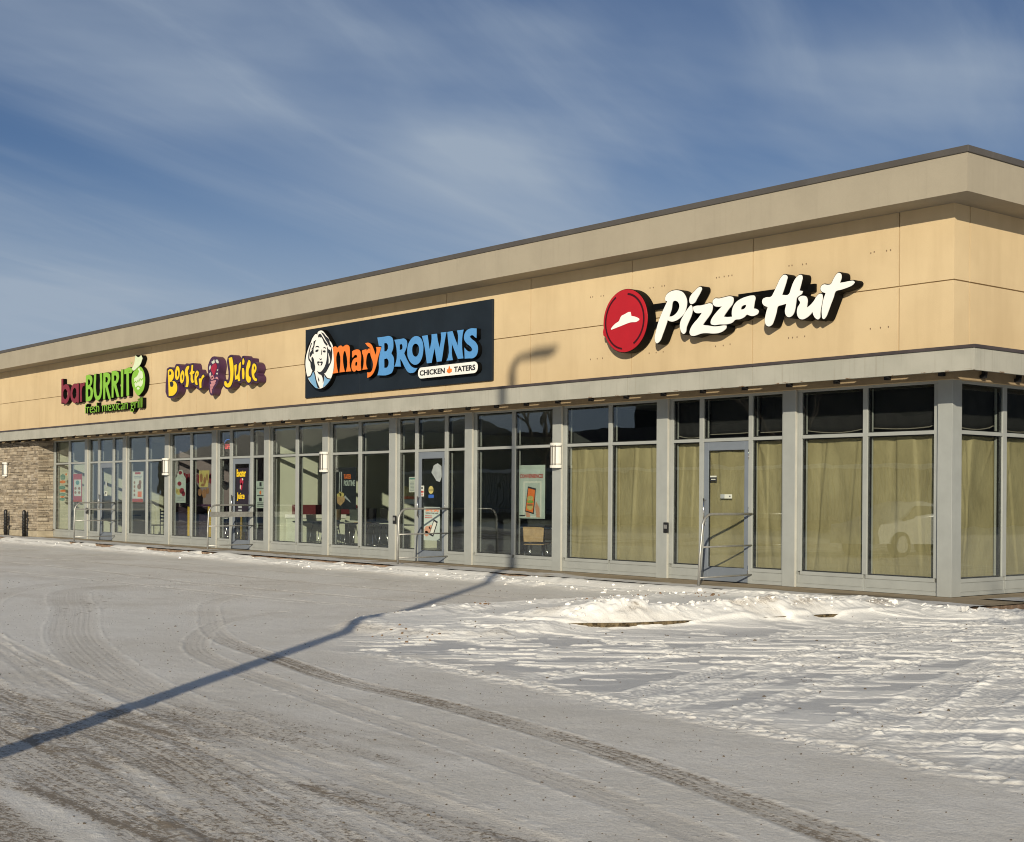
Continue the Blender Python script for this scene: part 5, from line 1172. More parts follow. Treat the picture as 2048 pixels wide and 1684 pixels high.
stool(-18.45, 1.0, math.pi, 'darkseat', 'bar stool with black and wooden back near the lit partition', back='wood')
stool(-17.75, .85, math.pi*.9, 'wood', 'wooden bar stool half hidden behind the lamp pilaster', back='wood')
stool(-17.02, .85, math.pi, 'cream', 'pale backed bar stool below the black food poster')
stool(-16.35, .9, math.pi*1.05, 'wood', 'brown bar stool to the right of the pale backed one', back='darkseat')
stool(-15.85, .9, math.pi*.95, 'darkseat', 'black bar stool with round hole at the pane below the menu board', back='darkseat')
stool(-15.35, .95, math.pi*1.1, 'cream', 'pale bar stool seen sideways at the right end of the bar')
t = thing('bar_table', 'long dark window bar on two chrome poles behind the stools', 'bar table', (-17, .62, 0))
m = MB(); m.box(-18.9, -14.2, .45, .80, .735, .76); m.build('tabletop', 'darkseat', t, .006)
for x in (-17.05, -15.7):
    m = MB(); m.tube([(x, .5, 0), (x, .5, 1.12)], .028, 12); m.build('pole', 'chrome', t)
t = thing('counter', 'white low counter with a burgundy back in front of the lit partition', 'counter', (-18.9, 1.2, 0))
m = MB(); m.box(-19.3, -18.75, .5, 1.9, 0, .82); m.build('cabinet', 'cream', t, .01)
m = MB(); m.box(-19.32, -18.72, .48, 1.92, .82, .92); m.build('worktop', 'whitetop', t, .01)
m = MB(); m.box(-19.34, -19.26, .7, 2.6, .92, 1.16); m.build('splashback', 'burg', t)
def chair(x, y, rz, label):
    t = thing('chair', label, 'chair', (0, 0, 0))
    m = MB()
    for sx in (-1, 1):
        for sy in (-1, 1): m.tube([(sx*.22, sy*.22, 0), (sx*.16, sy*.16, .44)], .012, 6)
    m.build('leg_frame', 'chrome', t)
    m = MB(); m.box(-.21, .21, -.20, .21, .44, .46); m.build('seat', 'wood', t, .01)
    m = MB(); m.prism([(-.20, .50), (.20, .50), (.22, .80), (-.22, .80)], -.23, -.205); m.build('backrest', 'wood', t, .008)
    t.location = (x, y, 0); t.rotation_euler = (0, 0, rz)
chair(-9.95, .75, .6, 'wooden shell chair below the poster with the orange phone')
chair(-10.6, 1.5, math.pi, 'wooden shell chair on the far side of the white table')
t = thing('table', 'small white topped table behind the chair under the orange phone poster', 'table', (-10.3, 1.1, 0))
m = MB(); m.box(-10.75, -9.7, .85, 1.45, .755, .785); m.build('tabletop', 'whitetop', t, .006)
m = MB(); m.tube([(-10.2, 1.15, 0), (-10.2, 1.15, .755)], .03, 10); m.box(-10.4, -10.0, .95, 1.35, 0, .02); m.build('pedestal', 'blackmetal', t)
t = thing('high_table', 'purple topped high table on yellow legs behind the bottle poster', 'high table', (-23.8, .62, 0))
m = MB(); m.box(-25.6+.72, -22.3, .45, .82, 1.08, 1.13); m.build('tabletop', 'purple', t, .006)
for x in (-24.55, -23.35):
    m = MB(); m.box(x-.04, x+.04, .46, .54, 0, 1.08); m.build('leg', 'ylw_paint', t, .004)
for x in (-22.05, -21.45):
    t = thing('floor_stand', 'yellow post with a pale sign board %s the door handle' % ('left of' if x < -21.8 else 'behind'), 'floor stand', (x, .8, 0))
    m = MB(); m.box(x-.05, x+.05, .76, .84, 0, 1.08); m.build('post', 'ylw_paint', t, .004)
    m = MB(); m.box(x+.06, x+.22, .78, .80, .42, 1.02); m.build('board', 'mint', t)
stool(-24.15, 1.15, .1, 'darkseat', 'dark bar stool between the yellow table legs', 'stools at the yellow legged table', 'darkseat')
stool(-23.5, 1.2, -.2, 'whitetop', 'white seated bar stool beside the right yellow leg', 'stools at the yellow legged table', 'darkseat')
stool(-22.9, 1.1, .3, 'darkseat', 'dark bar stool at the right end of the purple table', 'stools at the yellow legged table', 'darkseat')
for x, y, lb in ((-31.0, 1.3, 'dark slatted chair behind the far left window'), (-28.9, 1.6, 'dark chair seen through the far left door'), (-26.9, 1.4, 'dark chair behind the right end of the farthest handrail')):
    t = thing('slat_chair', lb, 'chair', (x, y, 0))
    m = MB()
    for sx in (-.2, .2): m.tube([(x+sx, y+.2, 0), (x+sx, y+.2, .95)], .016, 6); m.tube([(x+sx, y-.2, 0), (x+sx, y-.2, .45)], .016, 6)
    m.build('frame', 'blackmetal', t)
    m = MB()
    for k in range(4): m.box(x-.2, x+.2, y+.19, y+.21, .55+k*.1, .60+k*.1)
    m.build('backrest', 'blackmetal', t)
    m = MB(); m.box(x-.22, x+.22, y-.22, y+.22, .44, .47); m.build('seat', 'darkseat', t)
t = thing('table', 'dark square table in the far left shop', 'table', (-30.0, 1.0, 0))
m = MB(); m.box(-30.5, -29.6, .7, 1.4, .73, .76); m.build('tabletop', 'darkseat', t); m = MB(); m.tube([(-30.05, 1.05, 0), (-30.05, 1.05, .73)], .03, 10); m.build('pedestal', 'blackmetal', t)

# ------------------------------------------------------------------ ground
def vn(x, y, seed):
    xi = np.floor(x).astype(np.int64); yi = np.floor(y).astype(np.int64)
    fx = x-xi; fy = y-yi; fx = fx*fx*(3-2*fx); fy = fy*fy*(3-2*fy)
    def hsh(a, b):
        h = (a*374761393 + b*668265263 + seed*1442695041) & 0xffffffff
        h = ((h ^ (h >> 13))*1274126177) & 0xffffffff
        h = ((h ^ (h >> 16))*2246822519) & 0xffffffff
        return ((h ^ (h >> 15)) & 0xffff)/65535.0
    return (hsh(xi, yi)*(1-fx)+hsh(xi+1, yi)*fx)*(1-fy) + (hsh(xi, yi+1)*(1-fx)+hsh(xi+1, yi+1)*fx)*fy
def fbm(x, y, s, octv, seed, rough=.5):
    t = 0; a = 1; n = 0
    for k in range(octv):
        t = t + a*vn(x*2**k/s+17.3*k, y*2**k/s+5.1*k, seed+k); n += a; a *= rough
    return t/n
def sst(a, b, v):
    t = np.clip((v-a)/(b-a), 0, 1); return t*t*(3-2*t)
def spline(P, n=14):
    out = []
    for i in range(len(P)-1):
        p0, p1, p2, p3 = P[max(i-1, 0)], P[i], P[i+1], P[min(i+2, len(P)-1)]
        for k in range(n):
            t = k/n
            out.append(tuple(.5*(2*p1[j]+(p2[j]-p0[j])*t+(2*p0[j]-5*p1[j]+4*p2[j]-p3[j])*t*t+(3*p1[j]-p0[j]-3*p2[j]+p3[j])*t**3) for j in (0, 1)))
    out.append(P[-1]); return out
def pdist(X, Y, P, rad):
    """signed lateral distance to a polyline for the points nearer than rad; 9 elsewhere"""
    best = np.full(X.shape, 9.0); 
    for (ax, ay), (bx_, by_) in zip(P, P[1:]):
        dx, dy = bx_-ax, by_-ay; L2 = dx*dx+dy*dy
        if L2 < 1e-9: continue
        msk = (X > min(ax, bx_)-rad) & (X < max(ax, bx_)+rad) & (Y > min(ay, by_)-rad) & (Y < max(ay, by_)+rad)
        if not msk.any(): continue
        x, y = X[msk]-ax, Y[msk]-ay
        t = np.clip((x*dx+y*dy)/L2, 0, 1)
        d = np.hypot(x-t*dx, y-t*dy); sg = np.sign(x*dy-y*dx); v = d*np.where(sg == 0, 1, sg)
        b = best[msk]; best[msk] = np.where(d < np.abs(b), v, b)
    return best
def grid_mesh(name, xs, ys, H, attrs, mt):
    X, Y = np.meshgrid(xs, ys); nx, ny = len(xs), len(ys)
    me = bpy.data.meshes.new(name)
    me.vertices.add(nx*ny)
    me.vertices.foreach_set('co', np.stack([X, Y, H], -1).astype(np.float32).ravel())
    idx = np.arange(nx*ny).reshape(ny, nx)
    q = np.stack([idx[:-1, :-1], idx[:-1, 1:], idx[1:, 1:], idx[1:, :-1]], -1).reshape(-1, 4)
    nf = len(q)
    me.loops.add(nf*4); me.loops.foreach_set('vertex_index', q.ravel().astype(np.int32))
    me.polygons.add(nf)
    me.polygons.foreach_set('loop_start', (np.arange(nf)*4).astype(np.int32))
    me.polygons.foreach_set('loop_total', np.full(nf, 4, np.int32))
    me.polygons.foreach_set('use_smooth', np.ones(nf, bool))
    me.update(calc_edges=True)
    for k, v in attrs.items():
        a = me.attributes.new(k, 'FLOAT', 'POINT'); a.data.foreach_set('value', v.astype(np.float32).ravel())
    o = bpy.data.objects.new(name, me); COL.objects.link(o); me.materials.append(MT[mt])
    return o
def axis(*segs):
    out = []
    for a, b, d in segs: out.append(np.arange(a, b-d*.3, d))
    return np.concatenate(out + [np.array([segs[-1][1]])])
gx = axis((-60, -40, .5), (-40, -22, .09), (-22, -12, .055), (-12, -4, .03), (-4, 1.0, .0155), (1.0, 8.6, .0145), (8.6, 14, .3))
gy = axis((-22, -16, .4), (-16, -12.8, .022), (-12.8, -9.2, .015), (-9.2, -5.5, .0145), (-5.5, -1.36, .019), (-1.36, 3.2, .09), (3.2, 12, .6))
X, Y = np.meshgrid(gx, gy)
W = fbm(X, Y, .45, 4, 3)
H = -.13 + .010*(fbm(X, Y, 2.2, 3, 1)-.5) + .005*(fbm(X, Y, .16, 3, 2)-.5)
snow = np.zeros_like(X); dirt = np.zeros_like(X); lat = np.zeros_like(X)
# driving lane: sandy dirt along x
lane = sst(-10.2, -11.6, Y)
st1 = fbm(X*.16, Y*1.25, .55, 5, 21, .6)
dirt += lane*sst(.50, .70, st1)*.62*sst(-11.0, -13.4, Y)
dirt += sst(-12.9, -14.4, Y)*sst(.38, .60, fbm(X*.2, Y*1.3, .5, 5, 23, .6))*.75
left = sst(-1.0, -6.5, X)
dirt += left*sst(.55, .75, fbm(X*.6, Y*1.2, .9, 5, 25, .6))*.32*sst(-2.2, -3.5, Y)
tracks = [  # (polyline, half width, strength)
 ([(-9.6, -5.4), (-10.6, -7.2), (-10.09, -8.64), (-8.4, -9.5), (-6.4, -10.23), (-3.24, -11.55), (-0.91, -12.29), (1.19, -12.82), (4.11, -13.28), (6.65, -13.65), (9.5, -14.0)], .28, .42),
 ([(-7.9, -3.2), (-8.2, -5.6), (-6.94, -7.84), (-4.06, -9.5), (-1.83, -10.48), (0.08, -10.94), (1.61, -11.26), (2.95, -11.37), (4.02, -11.52), (5.27, -11.76), (6.34, -12.04), (7.6, -12.43), (9, -12.9)], .135, .62),
 ([(-4, -13.3), (1.08, -13.87), (3.32, -13.80), (5.45, -14.17), (7, -14.5)], .28, .75),
 ([(-2, -14.0), (2.77, -14.47), (5.32, -14.68), (8, -15.1)], .26, .75),
 ([(-4.6, -8.2), (-3.6, -9.6), (-1, -11.2), (2.26, -11.92), (4.44, -12.30), (6.0, -12.60), (7.23, -12.9), (9, -13.4)], .13, .38),
 ([(-3, -12.5), (1, -13.30), (4.0, -13.62), (6.2, -13.95), (8.5, -14.4)], .12, .5),
 ([(-14, -9.4), (-9, -10.9), (-4, -12.2), (1, -13.0), (6, -13.45), (9, -13.7)], .11, .4),
 ([(-16, -10.5), (-9, -11.9), (-3, -13.0), (3, -14.15), (8, -14.8)], .12, .45),
 ([(-20, -8.0), (-12, -7.4), (-6, -7.0), (-4, -6.2)], .12, .3),
 ([(-24, -5.2), (-16, -4.6), (-10, -4.7), (-5, -4.2)], .13, .5),
 ([(-24, -6.6), (-16, -6.2), (-10, -6.3), (-4.2, -5.6)], .13, .45),
 ([(-30, -3.4), (-18, -3.3), (-9, -3.1)], .13, .35),
 ([(-13.5, -6.0), (-11.9, -8.2), (-9.3, -10.3), (-5, -12.0), (0, -13.4), (4, -14.1), (8, -14.9)], .25, .35),
]
for P, hw, stg in tracks:
    d = pdist(X, Y, spline(P), .6); a = np.abs(d)
    wgt = sst(hw*1.15, hw*.7, a)*stg*(.45+.75*sst(-4.5, .5, X) if hw == .135 else 1)*(.55+.6*fbm(X, Y, .5, 3, 31))
    ins = wgt > dirt*.8
    lat = np.where((a < hw*1.3) & ins, d, lat)
    dirt = np.maximum(dirt, wgt)
    H -= .003*sst(hw, hw*.6, a)
    H += .0035*wgt*(np.sin(d*2*math.pi/.06)*.6+fbm(X, Y, .05, 2, 36)-.5)
    H += .005*np.exp(-((a-hw*1.12)/.018)**2)*sst(.35, .65, fbm(X, Y, .07, 2, 37))
    snow = np.maximum(snow, .45*np.exp(-((a-hw*1.12)/.016)**2)*sst(.48, .62, fbm(X, Y, .12, 3, 39)))
dirt = np.clip(dirt*.98, 0, 1)
snow = np.maximum(snow, sst(1.0, -5.0, X)*.42*sst(.33, .62, fbm(X*.7, Y, 1.3, 4, 40))*(1-dirt))
# snow windrow along the walkway kerb
cy_ = -1.80+.28*(fbm(X, X*0, 1.3, 3, 41)-.5)
amp = np.where(X < -6.6, 1.0, .55)*sst(1.6, .6, X)*sst(-40, -33, X)
wr = np.exp(-((Y-cy_)/np.where(Y > cy_, .34, .30))**2)*amp*(Y < -1.0)
lump = fbm(X, Y, .16, 3, 43)
bil = 1-np.abs(2*fbm(X, Y, .20, 3, 45)-1)
H += wr*(.035+.075*fbm(X, Y, .7, 3, 42) + .06*(bil-.6))
snow = np.maximum(snow, sst(.22, .55, wr*(.6+.8*W)))
# the kerbed snow island
def sdf_box(x0, x1, y0, y1, r):
    qx = np.abs(X-(x0+x1)/2)-((x1-x0)/2-r); qy = np.abs(Y-(y0+y1)/2)-((y1-y0)/2-r)
    return np.hypot(np.maximum(qx, 0), np.maximum(qy, 0))+np.minimum(np.maximum(qx, qy), 0)-r
Xo = X
X = Xo-.20*np.clip(Y+6.1, -1.2, 4.6)*sst(-2.6, -.2, Xo)       # the near edge runs slightly askew
S_ = sdf_box(-3.0, 0.10, -7.40, -1.50, 1.25)                  # kerbed island
S2 = sdf_box(-3.0, 0.12, -8.95, -1.50, 1.30)                  # snow body, piled past its nose
ins = sst(.0, -.14, S_); in2 = sst(.12, -.55, S2)
H += ins*(.105+.03*(fbm(X, Y, .9, 3, 51)-.5))
H += in2*(1-ins)*(.085+.04*(W-.5))
kn_ = fbm(X*0+1, Y, .9, 3, 58)
bare = np.clip(sst(-7.40, -7.05, Y)*sst(-4.9, -6.0, Y)*(X > -1.25)*sst(.30, .46, kn_+.1) + .75*sst(.52, .62, kn_)*sst(-4.9, -4.5, Y)*sst(-2.8, -3.4, Y)*(X > -.6), 0, 1)
H += bare*(1-ins)*np.exp(-np.maximum(S_-.12, 0)/.30)*(.030+.03*(W-.5))
skirt = np.exp(-np.maximum(S_, 0)/.32)*(S_ > -.16)*(1-bare)
H += skirt*(1-ins)*(1-.6*in2)*(.115+.03*W)
H += np.exp(-((S2+.22)/.20)**2)*(1-bare)*.045*(bil)*(Y < -6.5)
snow = np.maximum(snow, np.maximum(np.maximum(ins, in2), sst(.15, .5, skirt)))
snow = np.maximum(snow, sst(.85, .15, S_)*.9*(1-bare*.5))
# ploughed ridge on the near side, low clods on the far side and round the tip
dR = S_+.36+.10*(fbm(X*0, Y, 1.1, 3, 61)-.5)
env = sst(-1.5, -.7, X)*sst(-1.0, -1.9, Y)*(.55+.45*sst(-7.3, -6.2, Y))
rg = np.exp(-(dR/np.where(dR > 0, .27, .28))**2)*env
big = fbm(X*0+3, Y, 1.3, 3, 62)
chunk = sst(.35, .75, fbm(X, Y, .24, 3, 63, .6)); chunk2 = 1-np.abs(2*fbm(X, Y, .11, 2, 64)-1)
H += rg*(1-.45*sst(-4.2, -2.0, Y))*(.150+.105*big+.055*(chunk-.4)+.025*(chunk2-.5))*sst(.02, -.05, S_-.05)
H += ins*np.exp(-((S_+.28)/.20)**2)*(1-rg)*(.008+.05*(bil-.5))*(X < -1)
snow = np.maximum(snow, rg)
dirt = np.where(ins > .5, 0, dirt)
stain = sst(.47, .62, fbm(X, Y, .32, 4, 65))*np.maximum(rg*sst(-.15, .15, dR+.05)*1.2, np.exp(-((S2+.12)/.14)**2)*.7*(Y < -7.9))
X = Xo
# bank that runs on round the corner of the walkway
Pb = spline([(-.2, -1.9), (.6, -1.75), (1.4, -1.5), (2.2, -.7), (2.6, .8), (2.7, 3.0)])
db = np.abs(pdist(X, Y, Pb, 1.2)); bk = np.exp(-(db/.36)**2)
bk *= sst(.5, 1.4, X)
H += bk*(.075+.07*(bil-.4)+.04*big); snow = np.maximum(snow, sst(.15, .5, bk))
# drift field right of the island
fur = -10.12-.10*np.clip(X-2, -4, 8)
D = sst(-.45, .55, Y-fur+1.1*(fbm(X, Y, .7, 4, 70)-.5))*sst(-1.9, -.6, X+.12*(Y+8.5))*(1-ins)
D = np.maximum(D, sst(.6, 1.6, X)*sst(-2.6, -1.6, Y)*(1-ins))
Xr, Yr = X*.637+Y*.77, -X*.77+Y*.637        # across / along the wind
pl = fbm(Xr*.34, Yr*1.1, .24, 4, 71, .55)
pl2 = fbm(Xr*.4, Yr*1.3, .15, 3, 73, .5)
dens = sst(.30, .62, fbm(X, Y, 1.9, 3, 74))
plate = sst(.525, .540, pl+.05*(dens-.5)); plate2 = sst(.53, .545, pl2)*sst(.40, .5, pl)
H += D*(.0145*plate*(.55+.45*dens)+.0065*plate2*dens+.002*(fbm(X, Y, .07, 2, 79)-.5))
snow = np.maximum(snow, D*(.05+.95*np.maximum(plate, .7*plate2)))
dirt *= (1-.85*D)
for P, hw in (([(3.4, -10.4), (3.85, -10.17), (3.48, -9.25), (2.94, -7.7), (2.39, -5.49), (1.95, -2.85), (1.8, 1.0)][1:], .12), ([(4.2, -10.2), (4.02, -9.3), (3.45, -7.7), (2.9, -5.4), (2.5, -2.8), (2.4, 1.0)], .12),
              ([(5.9, -10.5), (5.71, -9.64), (5.22, -8.34), (4.59, -6.67), (3.99, -4.86), (3.5, -2)], .15), ([(6.5, -10.6), (6.21, -9.64), (5.74, -8.49), (5.03, -6.63), (4.4, -4.5)], .15), ([(7.3, -11), (6.9, -9.8), (6.4, -8.6), (5.7, -6.8)], .14), ([(5.0, -10.6), (4.7, -9.6), (4.1, -7.6), (3.4, -5.0), (3.0, -2.5)], .10), ([(2.6, -10.2), (2.3, -9.0), (1.8, -7.2), (1.35, -5.2), (1.25, -3.2)], .10)):
    d = pdist(X, Y, spline(P), .5); a = np.abs(d)
    inn = sst(hw, hw*.75, a)*D
    s = np.zeros_like(X)
    H -= inn*.007; snow = np.where(inn > .5, snow*.55+.1, snow)
    tread = inn*(.5+.5*np.sin((X*.25+Y)*2*math.pi/.085+np.abs(d)*14))
    H += tread*.0055; snow = np.maximum(snow, tread*.7*W*1.5)
    fine = inn*np.maximum(0, np.sin(d*2*math.pi/.075+1.0))*sst(.30, .6, fbm(X, Y, .16, 3, 78))
    H += fine*.008; snow = np.maximum(snow, fine*.9)
    eb = np.exp(-((a-hw*1.25)/.05)**2)*D*sst(.35, .6, fbm(X, Y, .10, 3, 77))
    H += eb*.013; snow = np.maximum(snow, sst(.1, .5, eb))
# furrow of loose snow between lane and drifts
fd = np.exp(-((Y-fur)/.16)**2)*sst(-.5, 1.0, X)
cl = sst(.45, .62, fbm(X, Y, .055, 3, 81))
H += fd*cl*.015; snow = np.maximum(snow, fd*cl*.9)
# oval storm drain patch and footprints
drain = sst(1.0, .8, np.hypot((X-1.31)/.09+(Y+1.58)*0, (Y+1.58)/.22))
H = np.where(drain > .2, -.125, H); snow *= (1-drain); dirt = np.maximum(dirt, drain)
fp = np.random.RandomState(4)
for k in range(46):
    fx, fy = -9.5+k*.085+fp.normal(0, .16), -8.3-k*.05+fp.normal(0, .22)
    r = np.hypot((X-fx)/fp.uniform(.03, .06), (Y-fy)/fp.uniform(.02, .05)); dirt = np.maximum(dirt, sst(1.1, .6, r))
dirt = np.maximum(dirt, stain*.7); snow *= (1-.75*stain)
kn = fbm(X, Y, .55, 4, 83)
side_ = sst(-1.95, -1.42, Y)*(Y < -1.36)*(X < 1.2)
expo = sst(.53, .60, fbm(X*.7, X*0+2, 1.0, 4, 85))*np.where(X < -19, 1.0, .45)
H = np.where(side_ > 0, np.maximum(H, -.13+side_*(.135+.05*(kn-.5)-.085*expo)), H)
snow = np.maximum(snow, sst(.3, .8, side_)*(1-.4*expo))
under = (Y > -1.36) & (X < 1.22); H = np.where(under, -.30, H)
far = (X < -38) | (Y < -15.9) | (X > 9) | (Y > 3.4)
H = np.where(far, -.14, H)
o = grid_mesh('parking_lot', gx, gy, H, dict(snow=snow, dirt=dirt, lat=lat, ice=D*(1-plate)), 'ground'); o['kind'] = 'structure'
m = MB(); m.box(-400, 400, -400, 400, -1.0, -.32)
o = m.build('ground', 'ground'); o['kind'] = 'structure'
# walkway slab with its thin snow cover
wx = axis((-52, -36, .3), (-36, -12, .08), (-12, 1.2, .035)); wy = axis((-1.41, 0.06, .03))
def walk(xs_, ys_, nm, side=False):
    X, Y = np.meshgrid(xs_, ys_)
    wv_ = fbm(X, Y, .9, 4, 91)
    edge = (-Y-np.where(X > -7.2, .88, .58)-.34*(wv_-.5)) if not side else (X-.45)
    cov = sst(-.06, .12, edge)*sst(.30, .46, fbm(X, Y*1.6, .55, 4, 93)+.12*sst(-.6, -1.3, Y))
    wet = sst(.50, .62, fbm(X*.45, Y*1.6, .5, 4, 95))*np.exp(-((Y+.66)/.20)**2)*(1-cov)*.9
    Hh = 0.0+cov*.012*(.5+fbm(X, Y, .12, 3, 97))
    edgeb = (Y <= ys_[0]+.001)
    ob = grid_mesh(nm, xs_, ys_, Hh, dict(snow=cov*.9, dirt=wet), 'walk'); ob['kind'] = 'structure'
walk(wx, wy, 'sidewalk')
walk(axis((0.0, 1.2, .04)), axis((0.06, 12, .08)), 'sidewalk', True)
m = MB(); m.box(-52, 1.205, -1.405, .2, -.4, -.012); m.box(0.0, 1.2, .2, 12, -.4, -.012)
o = m.build('sidewalk_base', 'kerbred'); o['kind'] = 'structure'
# kerbs
def kerb_loop(pts, wd, z0, z1, mt, nm):
    m = MB(); prev = None; n = len(pts)
    for i in range(n):
        p = Vector(pts[i]); d = (Vector(pts[min(i+1, n-1)])-Vector(pts[max(i-1, 0)])).normalized(); nn = Vector((d.y, -d.x))
        a, b = p+nn*wd/2, p-nn*wd/2
        ringv = [m.bm.verts.new((a.x, a.y, z0)), m.bm.verts.new((a.x, a.y, z1-.02)), m.bm.verts.new((a.x-nn.x*.02, a.y-nn.y*.02, z1)), m.bm.verts.new((b.x, b.y, z1)), m.bm.verts.new((b.x, b.y, z0))]
        if prev:
            for k in range(4): m.bm.faces.new((prev[k], ringv[k], ringv[k+1], prev[k+1]))
        prev = ringv
    ob = m.build(nm, mt); ob['kind'] = 'structure'
isl = []
for k in range(14):
    y = -1.5-k*.36; isl.append((.03+.20*min(max(y+6.1, -1.2), 4.6), y))
ax_, ay_ = isl[-1]
for k in range(1, 10):
    a = math.pi/2*k/9; isl.append((ax_-1.18*(1-math.cos(a))-.22*math.sin(a), ay_-1.19*math.sin(a)))
isl += [(-1.7, isl[-1][1]-.03)]
kerb_loop(isl, .16, -.25, -.025, 'kerbm', 'kerb')
# loose things on the ground
rs = random.Random(12)
def lumps(name, mt, items, label=None):
    m = MB()
    for x, y, z, r in items:
        mm = bmesh.ops.create_icosphere(m.bm, subdivisions=1, radius=r, matrix=Matrix.Translation((x, y, z)) @ Matrix.Rotation(rs.uniform(0, 6), 4, 'Z') @ Matrix.Diagonal((rs.uniform(.7, 1.4), rs.uniform(.7, 1.3), rs.uniform(.5, .9), 1)))
        for v in mm['verts']:
            v.co += Vector((rs.uniform(-1, 1), rs.uniform(-1, 1), rs.uniform(-1, 1)))*r*.28
    ob = m.build(name, mt); ob['kind'] = 'stuff'; return ob
def hz_at(x, y):
    i = int(np.clip(np.searchsorted(gx, x), 0, len(gx)-1)); j = int(np.clip(np.searchsorted(gy, y), 0, len(gy)-1)); return float(H[j, i])
it = []
for k in range(150):
    y = rs.uniform(-6.9, -1.9); x = rs.gauss(-.26, .14)+.20*min(max(y+6.1, -1.2), 4.6)
    it.append((x, y, hz_at(x, y)+.01, abs(rs.gauss(.0, .013))+.005))
for k in range(110):
    x = rs.uniform(-34, -6.5) if k % 2 else rs.uniform(-16, -6.5); y = rs.gauss(-1.85, .2)
    if y > -1.42: continue
    it.append((x, y, hz_at(x, y)+.005, abs(rs.gauss(0, .012))+.006))
for k in range(80):
    x = rs.gauss(-3.0, .18); y = rs.uniform(-8.2, -1.6); it.append((x, y, hz_at(x, y)+.005, abs(rs.gauss(0, .012))+.006))
for k in range(40):
    x = rs.uniform(-6, -3); y = rs.gauss(-1.9, .25); it.append((x, y, hz_at(x, y), abs(rs.gauss(0, .014))+.008))
for k in range(50):
    x = rs.uniform(.3, 2.6); y = rs.gauss(-1.7+.35*max(0, x-1), .2); it.append((x, y, hz_at(x, y), abs(rs.gauss(0, .013))+.007))
lumps('snow_clods', 'clod', it)
it = []
for k in range(2600):
    x = rs.uniform(-8, 8.5); y = rs.uniform(-15.6, -10.4); it.append((x, y, hz_at(x, y)+.001, abs(rs.gauss(0, .0025))+.002))
for k in range(500):
    x = rs.uniform(-14, 0); y = rs.uniform(-10.4, -3); it.append((x, y, hz_at(x, y)+.001, abs(rs.gauss(0, .004))+.003))
for k in range(300):
    x = rs.uniform(-1, 6); y = rs.uniform(-10, -2.5); it.append((x, y, hz_at(x, y)+.001, abs(rs.gauss(0, .005))+.004))
lumps('road_grit', 'grit', it)
it = []
for k in range(90):
    c_ = rs.choice(((-2.9, -3.3), (-2.95, -4.4), (-2.5, -2.3), (-1.2, -8.9), (-.6, -8.9), (-3.0, -6.0), (-.3, -2.3)))
    x, y = c_[0]+rs.gauss(0, .14), c_[1]+rs.gauss(0, .2); it.append((x, y, hz_at(x, y)+.004, abs(rs.gauss(0, .009))+.005))
lumps('dead_leaves', 'leafbrown', it)

# ------------------------------------------------------------------ things beside and behind the camera (they cast the shadow and show in the glass)
px_, py_ = 5.80, -17.55
t = thing('street_lamp', 'tall grey parking lot lamp post with one curved arm', 'street lamp', (px_, py_, -.13))
ZA = 4.05+.375*(-.06-py_)
m = MB(); m.tube([(px_, py_, -.13), (px_, py_, 3), (px_, py_, ZA-.25)] + [(px_+.30*(1-math.cos(a)), py_, ZA-.25+.30*math.sin(a)) for a in [math.pi/2*k/6 for k in range(1, 7)]] + [(px_+.75, py_, ZA+.10)], [.10, .095, .085]+[.07]*7, 14); m.build('pole', 'steel', t)
m = MB(); m.box(px_+.55, px_+1.22, py_-.16, py_+.16, ZA+.02, ZA+.16); m.build('lamp_head', 'coping', t, .04)
m = MB(); m.tube([(px_, py_, -.14), (px_, py_, .35)], .24, 18); m.build('footing', 'conc', t, .02)
# white saloon car
def car(x, y, rz, label):
    t = thing('parked_car', label, 'car', (0, 0, 0))
    sec = [(-2.25, .35), (-2.28, .62), (-2.18, .86), (-1.45, .98), (-.75, 1.40), (-.1, 1.46), (.75, 1.38), (1.45, .98), (2.1, .88), (2.28, .66), (2.25, .32)]
    m = MB(); rows = []
    for wd, zsh, k in ((.86, 0, 1), (.90, 0, 1)): pass
    for yy, kk in ((-.88, .0), (-.70, 1.0), (.70, 1.0), (.88, .0)):
        rows.append([m.bm.verts.new((a, yy, b if kk or b < .9 else .9+(b-.9)*.25)) for a, b in sec])
    for a, b in zip(rows, rows[1:]):
        for i in range(len(sec)-1): f_ = m.bm.faces.new((a[i], a[i+1], b[i+1], b[i])); f_.smooth = True
    for rw in (rows[0], rows[-1]): m.bm.faces.new(rw)
    m.bm.faces.new([rows[0][0], rows[1][0], rows[2][0], rows[3][0], rows[3][-1], rows[2][-1], rows[1][-1], rows[0][-1]])
    m.build('body', 'carwhite', t)
    m = MB()
    for s in (-1, 1):
        m.prism([(-1.3, .95), (-.72, 1.33), (-.05, 1.36), (-.05, .95)], s*.80-.045, s*.80+.045); m.prism([(.03, .95), (.03, 1.36), (.70, 1.31), (1.25, .97)], s*.80-.045, s*.80+.045)
    m.build('side_window', 'carglass', t)
    for wx_ in (-1.4, 1.4):
        for s in (-1, 1):
            m = MB(); m.tube([(wx_, s*.72, .32), (wx_, s*.92, .32)], .33, 22); wh = m.build('wheel', 'tyre', t)
            m = MB(); m.tube([(wx_, s*.90, .32), (wx_, s*.935, .32)], .21, 18); m.build('rim', 'steel', wh)
    for s in (-1, 1):
        m = MB(); m.box(-2.27, -2.12, s*.62-.16, s*.62+.16, .66, .78); m.build('headlight', 'lampw', t)
        m = MB(); m.box(2.12, 2.27, s*.62-.16, s*.62+.16, .70, .84); m.build('tail_light', 'redface', t)
    t.location = (x, y, -.13); t.rotation_euler = (0, 0, rz)
car(-11.4, -15.4, -math.pi/2+.12, 'white parked saloon car mirrored in the corner window')
